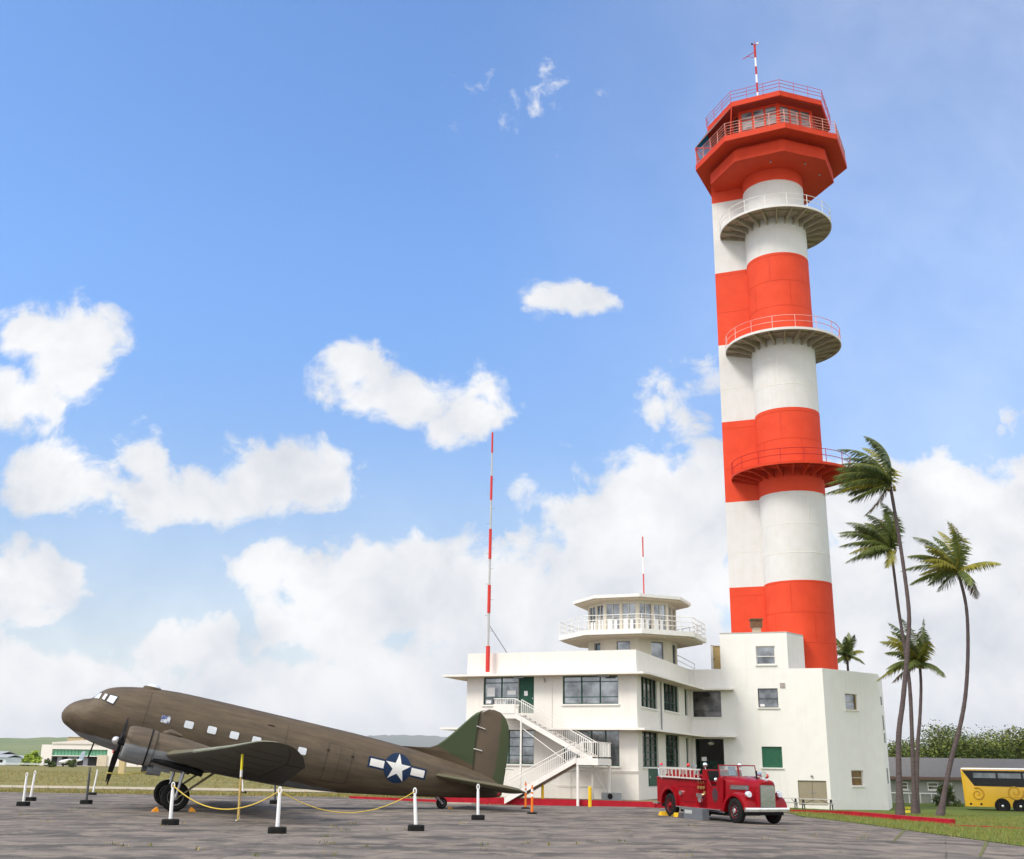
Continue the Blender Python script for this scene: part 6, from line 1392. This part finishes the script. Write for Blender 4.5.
def ftree(px, ty, Y, w_, label, seed, nm='broadleaf_tree', light=.3, n=900, leaf=.5, low=-.1, cat='tree'):
    x = at(px, 760, Y).x; h = at(px, ty, Y).z - GB_; tree(x, Y, h, w_, label, seed, n=n, leaf=leaf, name=nm, group='trees and shrubs across the airfield', low=low, light=light, cat=cat, leaves=LIME if 'green tree' in label else None)
ftree(33, 750.5, 370, 5.0, 'bright lime green tree left of the hangar', 31, light=1.0, n=1300); ftree(27, 752.5, 372, 3.4, 'smaller bright green tree joined to the lime tree', 32, light=1.0)
ftree(50.5, 757.5, 330, 2.9, 'dark shrub before the hangar left corner', 33, 'shrub', 0, 700, .3, cat='shrub'); ftree(73, 758.5, 330, 3.2, 'dark shrub right of the small white aircraft', 34, 'shrub', .1, 500, .3, cat='shrub')
# small parked aircraft in front of the hangar
sx, sy = at(70, 761, 350).x, 350.0
sa = thing('light_aircraft', 'small white aircraft with a blue tail far away before the hangar', 'aircraft', (sx, sy, GB_), local=True, rot=(0, 0, R_(20)))
k = MB(); k.loft([[(x, r * math.cos(2 * math.pi * i / 12), z + r * math.sin(2 * math.pi * i / 12)) for i in range(12)] for x, r, z in ((-3.2, .1, 1.4), (-2.4, .5, 1.45), (-.5, .68, 1.6), (1.2, .5, 1.65), (3.4, .15, 2.0))]); k.build('fuselage', WPL, sa, smooth=50)
k = MB(); k.loft([[(-.9, y, z), (.6, y, z), (.5, y, z + .12), (-.8, y, z + .15)] for y, z in ((-4.6, 1.7), (0, 1.35), (4.6, 1.7))]); k.build('wing', WPL, sa)
k = MB(); k.loft([[(2.2, y, 1.95), (3.2, y, 4.6), (4.2, y, 4.6), (3.7, y, 2.0)] for y in (-.08, .08)]); k.build('fin', mat('pale_blue_tail', (.30, .42, .60), .5, c2=(.62, .66, .72), scale=1), sa)
k = MB(); 
for x, y in ((-1.8, 0), (.3, -1), (.3, 1)): k.tube([(x, y, .3), (x, y * .8, 1.4)], .05, 6); k.tube([(x, y - .08, .25), (x, y + .08, .25)], .25, 12)
k.build('landing_gear', BLACK, sa)
# stop sign on the field road and far kerb fence
p = at(114, 751.5, 240); k = MB(); o = thing('stop_sign', 'small red octagonal road sign near the propeller across the field', 'sign', (p.x, p.y, GB_))
k.tube([(p.x, p.y + .05, GB_), (p.x, p.y + .05, p.z)], .05, 6); k.build('pole', GREYM, o)
k = MB(); a8 = [(p.x + .42 * math.cos(R_(22.5 + 45 * i)), p.z + .42 * math.sin(R_(22.5 + 45 * i))) for i in range(8)]
k.loft([[(x, p.y - .03, z) for x, z in a8], [(x, p.y + .01, z) for x, z in a8]]); pl = k.build('plate', mat('sign_red', (.52, .02, .03), .5), o)
k = MB(); a9 = [(p.x + .36 * math.cos(R_(22.5 + 45 * i)), p.z + .36 * math.sin(R_(22.5 + 45 * i))) for i in range(8)]
tc2 = bpy.data.curves.new('lettering', 'FONT'); tc2.body = 'STOP'; tc2.size = .30; tc2.align_x = 'CENTER'; tc2.align_y = 'CENTER'; tc2.extrude = .004; tob = bpy.data.objects.new('text_source', tc2); COL.objects.link(tob); bpy.context.view_layer.update(); tme = bpy.data.meshes.new_from_object(tob.evaluated_get(bpy.context.evaluated_depsgraph_get())); bpy.data.objects.remove(tob); to = bpy.data.objects.new('lettering', tme); COL.objects.link(to); to.parent = pl; to.location = (p.x - ORG[pl].x, p.y - .045 - ORG[pl].y, p.z - ORG[pl].z); to.rotation_euler = (R_(90), 0, 0); tme.materials.clear(); tme.materials.append(WPL)
k = MB(); xa = at(-60, 761, 300).x; xb = at(48, 761, 300).x; k.tube([(xa, 300, .62), (xb, 300, .62)], .05, 6); k.box(xa, xb, 299.9, 300.1, .28, .5)
tag(k.build('boundary_fence', mat('pale_fence', (.62, .64, .64), .7)), 'low pale boundary fence at the far edge of the dry field', 'fence')
k = MB(); q0_, q1_ = at(119, 762, 200), at(126, 752, 200); k.box(q0_.x, q1_.x, 200, 201, gz(0, 200), at(122, 753.5, 200).z); tag(k.build('utility_cabinet', mat('cabinet_tan', (.55, .44, .24), .8)), 'tan cabinet standing in the field behind the propeller', 'cabinet')
# ---------------------------------------------------------------- tufts of dry grass at the apron edge and in the field
def tufts(name, spots, m, hmin, hmax, seed, blades=7):
    rnd = random.Random(seed); k = MB()
    for x, y in spots:
        z = gz(x, y)
        for _ in range(blades):
            a = rnd.uniform(0, 6.28); r = rnd.uniform(0, .22); bx, by = x + r * math.cos(a), y + r * math.sin(a); h = rnd.uniform(hmin, hmax); w_ = .012 + .02 * rnd.random(); lx, ly = rnd.gauss(0, h * .35), rnd.gauss(0, h * .35); b2 = rnd.uniform(0, 3.14)
            k.add([(bx - w_ * math.cos(b2), by - w_ * math.sin(b2), z - .03), (bx + w_ * math.cos(b2), by + w_ * math.sin(b2), z - .03), (bx + lx, by + ly, z + h)], [(0, 1, 2)], rnd.randrange(2))
    return tag(k.build(name, m, recalc=False), kind='stuff')
rnd = random.Random(3)
DG = [mat('dry_blade', (.36, .28, .11), .9), mat('green_blade', (.17, .18, .05), .9)]
tufts('dry_grass', [(rnd.uniform(-75, -3), 86 + abs(rnd.gauss(0, 5))) for _ in range(3800)], DG, .05, .20, 4, 6)
tufts('field_grass', [(x_ := rnd.uniform(-150, 0), rnd.uniform(110, 230))[0:2] for _ in range(6000)], DG, .12, .35, 5, 5)
LGm = [mat('lawn_blade', (.16, .20, .035), .8), mat('lawn_blade_dry', (.24, .22, .07), .8)]
sp = []
import itertools
ed = edge
def inlawn(x, y):
    c = False; n = len(lp)
    for i in range(n):
        a, b_ = lp[i], lp[i - 1]
        if (a[1] > y) != (b_[1] > y) and x < (b_[0] - a[0]) * (y - a[1]) / (b_[1] - a[1]) + a[0]: c = not c
    return c
while len(sp) < 9000:
    y = rnd.uniform(36, 84); x = rnd.uniform(.16 * y, .52 * y)
    if x < 12.8 and y > 60: continue
    if inlawn(x, y): sp.append((x, y))
tufts('lawn_tuft', sp, LGm, .06, .15, 6, 6)
# weeds along kerb and in the slab joints
wd = [(bf(s, 4.05 + abs(rnd.gauss(0, .05)))) for s in [rnd.uniform(-18, 2) for _ in range(160)]] + [tuple(place(rnd.uniform(0, 1000), rnd.uniform(806, 858)))[:2] for _ in range(50)]
tufts('weeds', wd, [mat('weed_green', (.13, .15, .04), .9), mat('weed_dry', (.30, .24, .10), .9)], .04, .12, 8, 7)
# ---------------------------------------------------------------- air
if HAZE:
    bm = bmesh.new(); bmesh.ops.create_cube(bm, size=1); me = bpy.data.meshes.new('haze'); bm.to_mesh(me); bm.free()
    hzo = bpy.data.objects.new('haze', me); COL.objects.link(hzo); hzo.scale = (24000, 16000, 480); hzo.location = (0, 7400, 214); tag(hzo, kind='stuff')
    hm = bpy.data.materials.new('haze_air'); hm.use_nodes = True; t = hm.node_tree; t.nodes.clear(); pv = t.nodes.new('ShaderNodeVolumePrincipled'); pv.inputs['Color'].default_value = (.97, .985, 1, 1); pv.inputs['Density'].default_value = HAZE
    pv.inputs['Anisotropy'].default_value = .2; om = t.nodes.new('ShaderNodeOutputMaterial'); t.links.new(pv.outputs[0], om.inputs['Volume']); me.materials.append(hm)
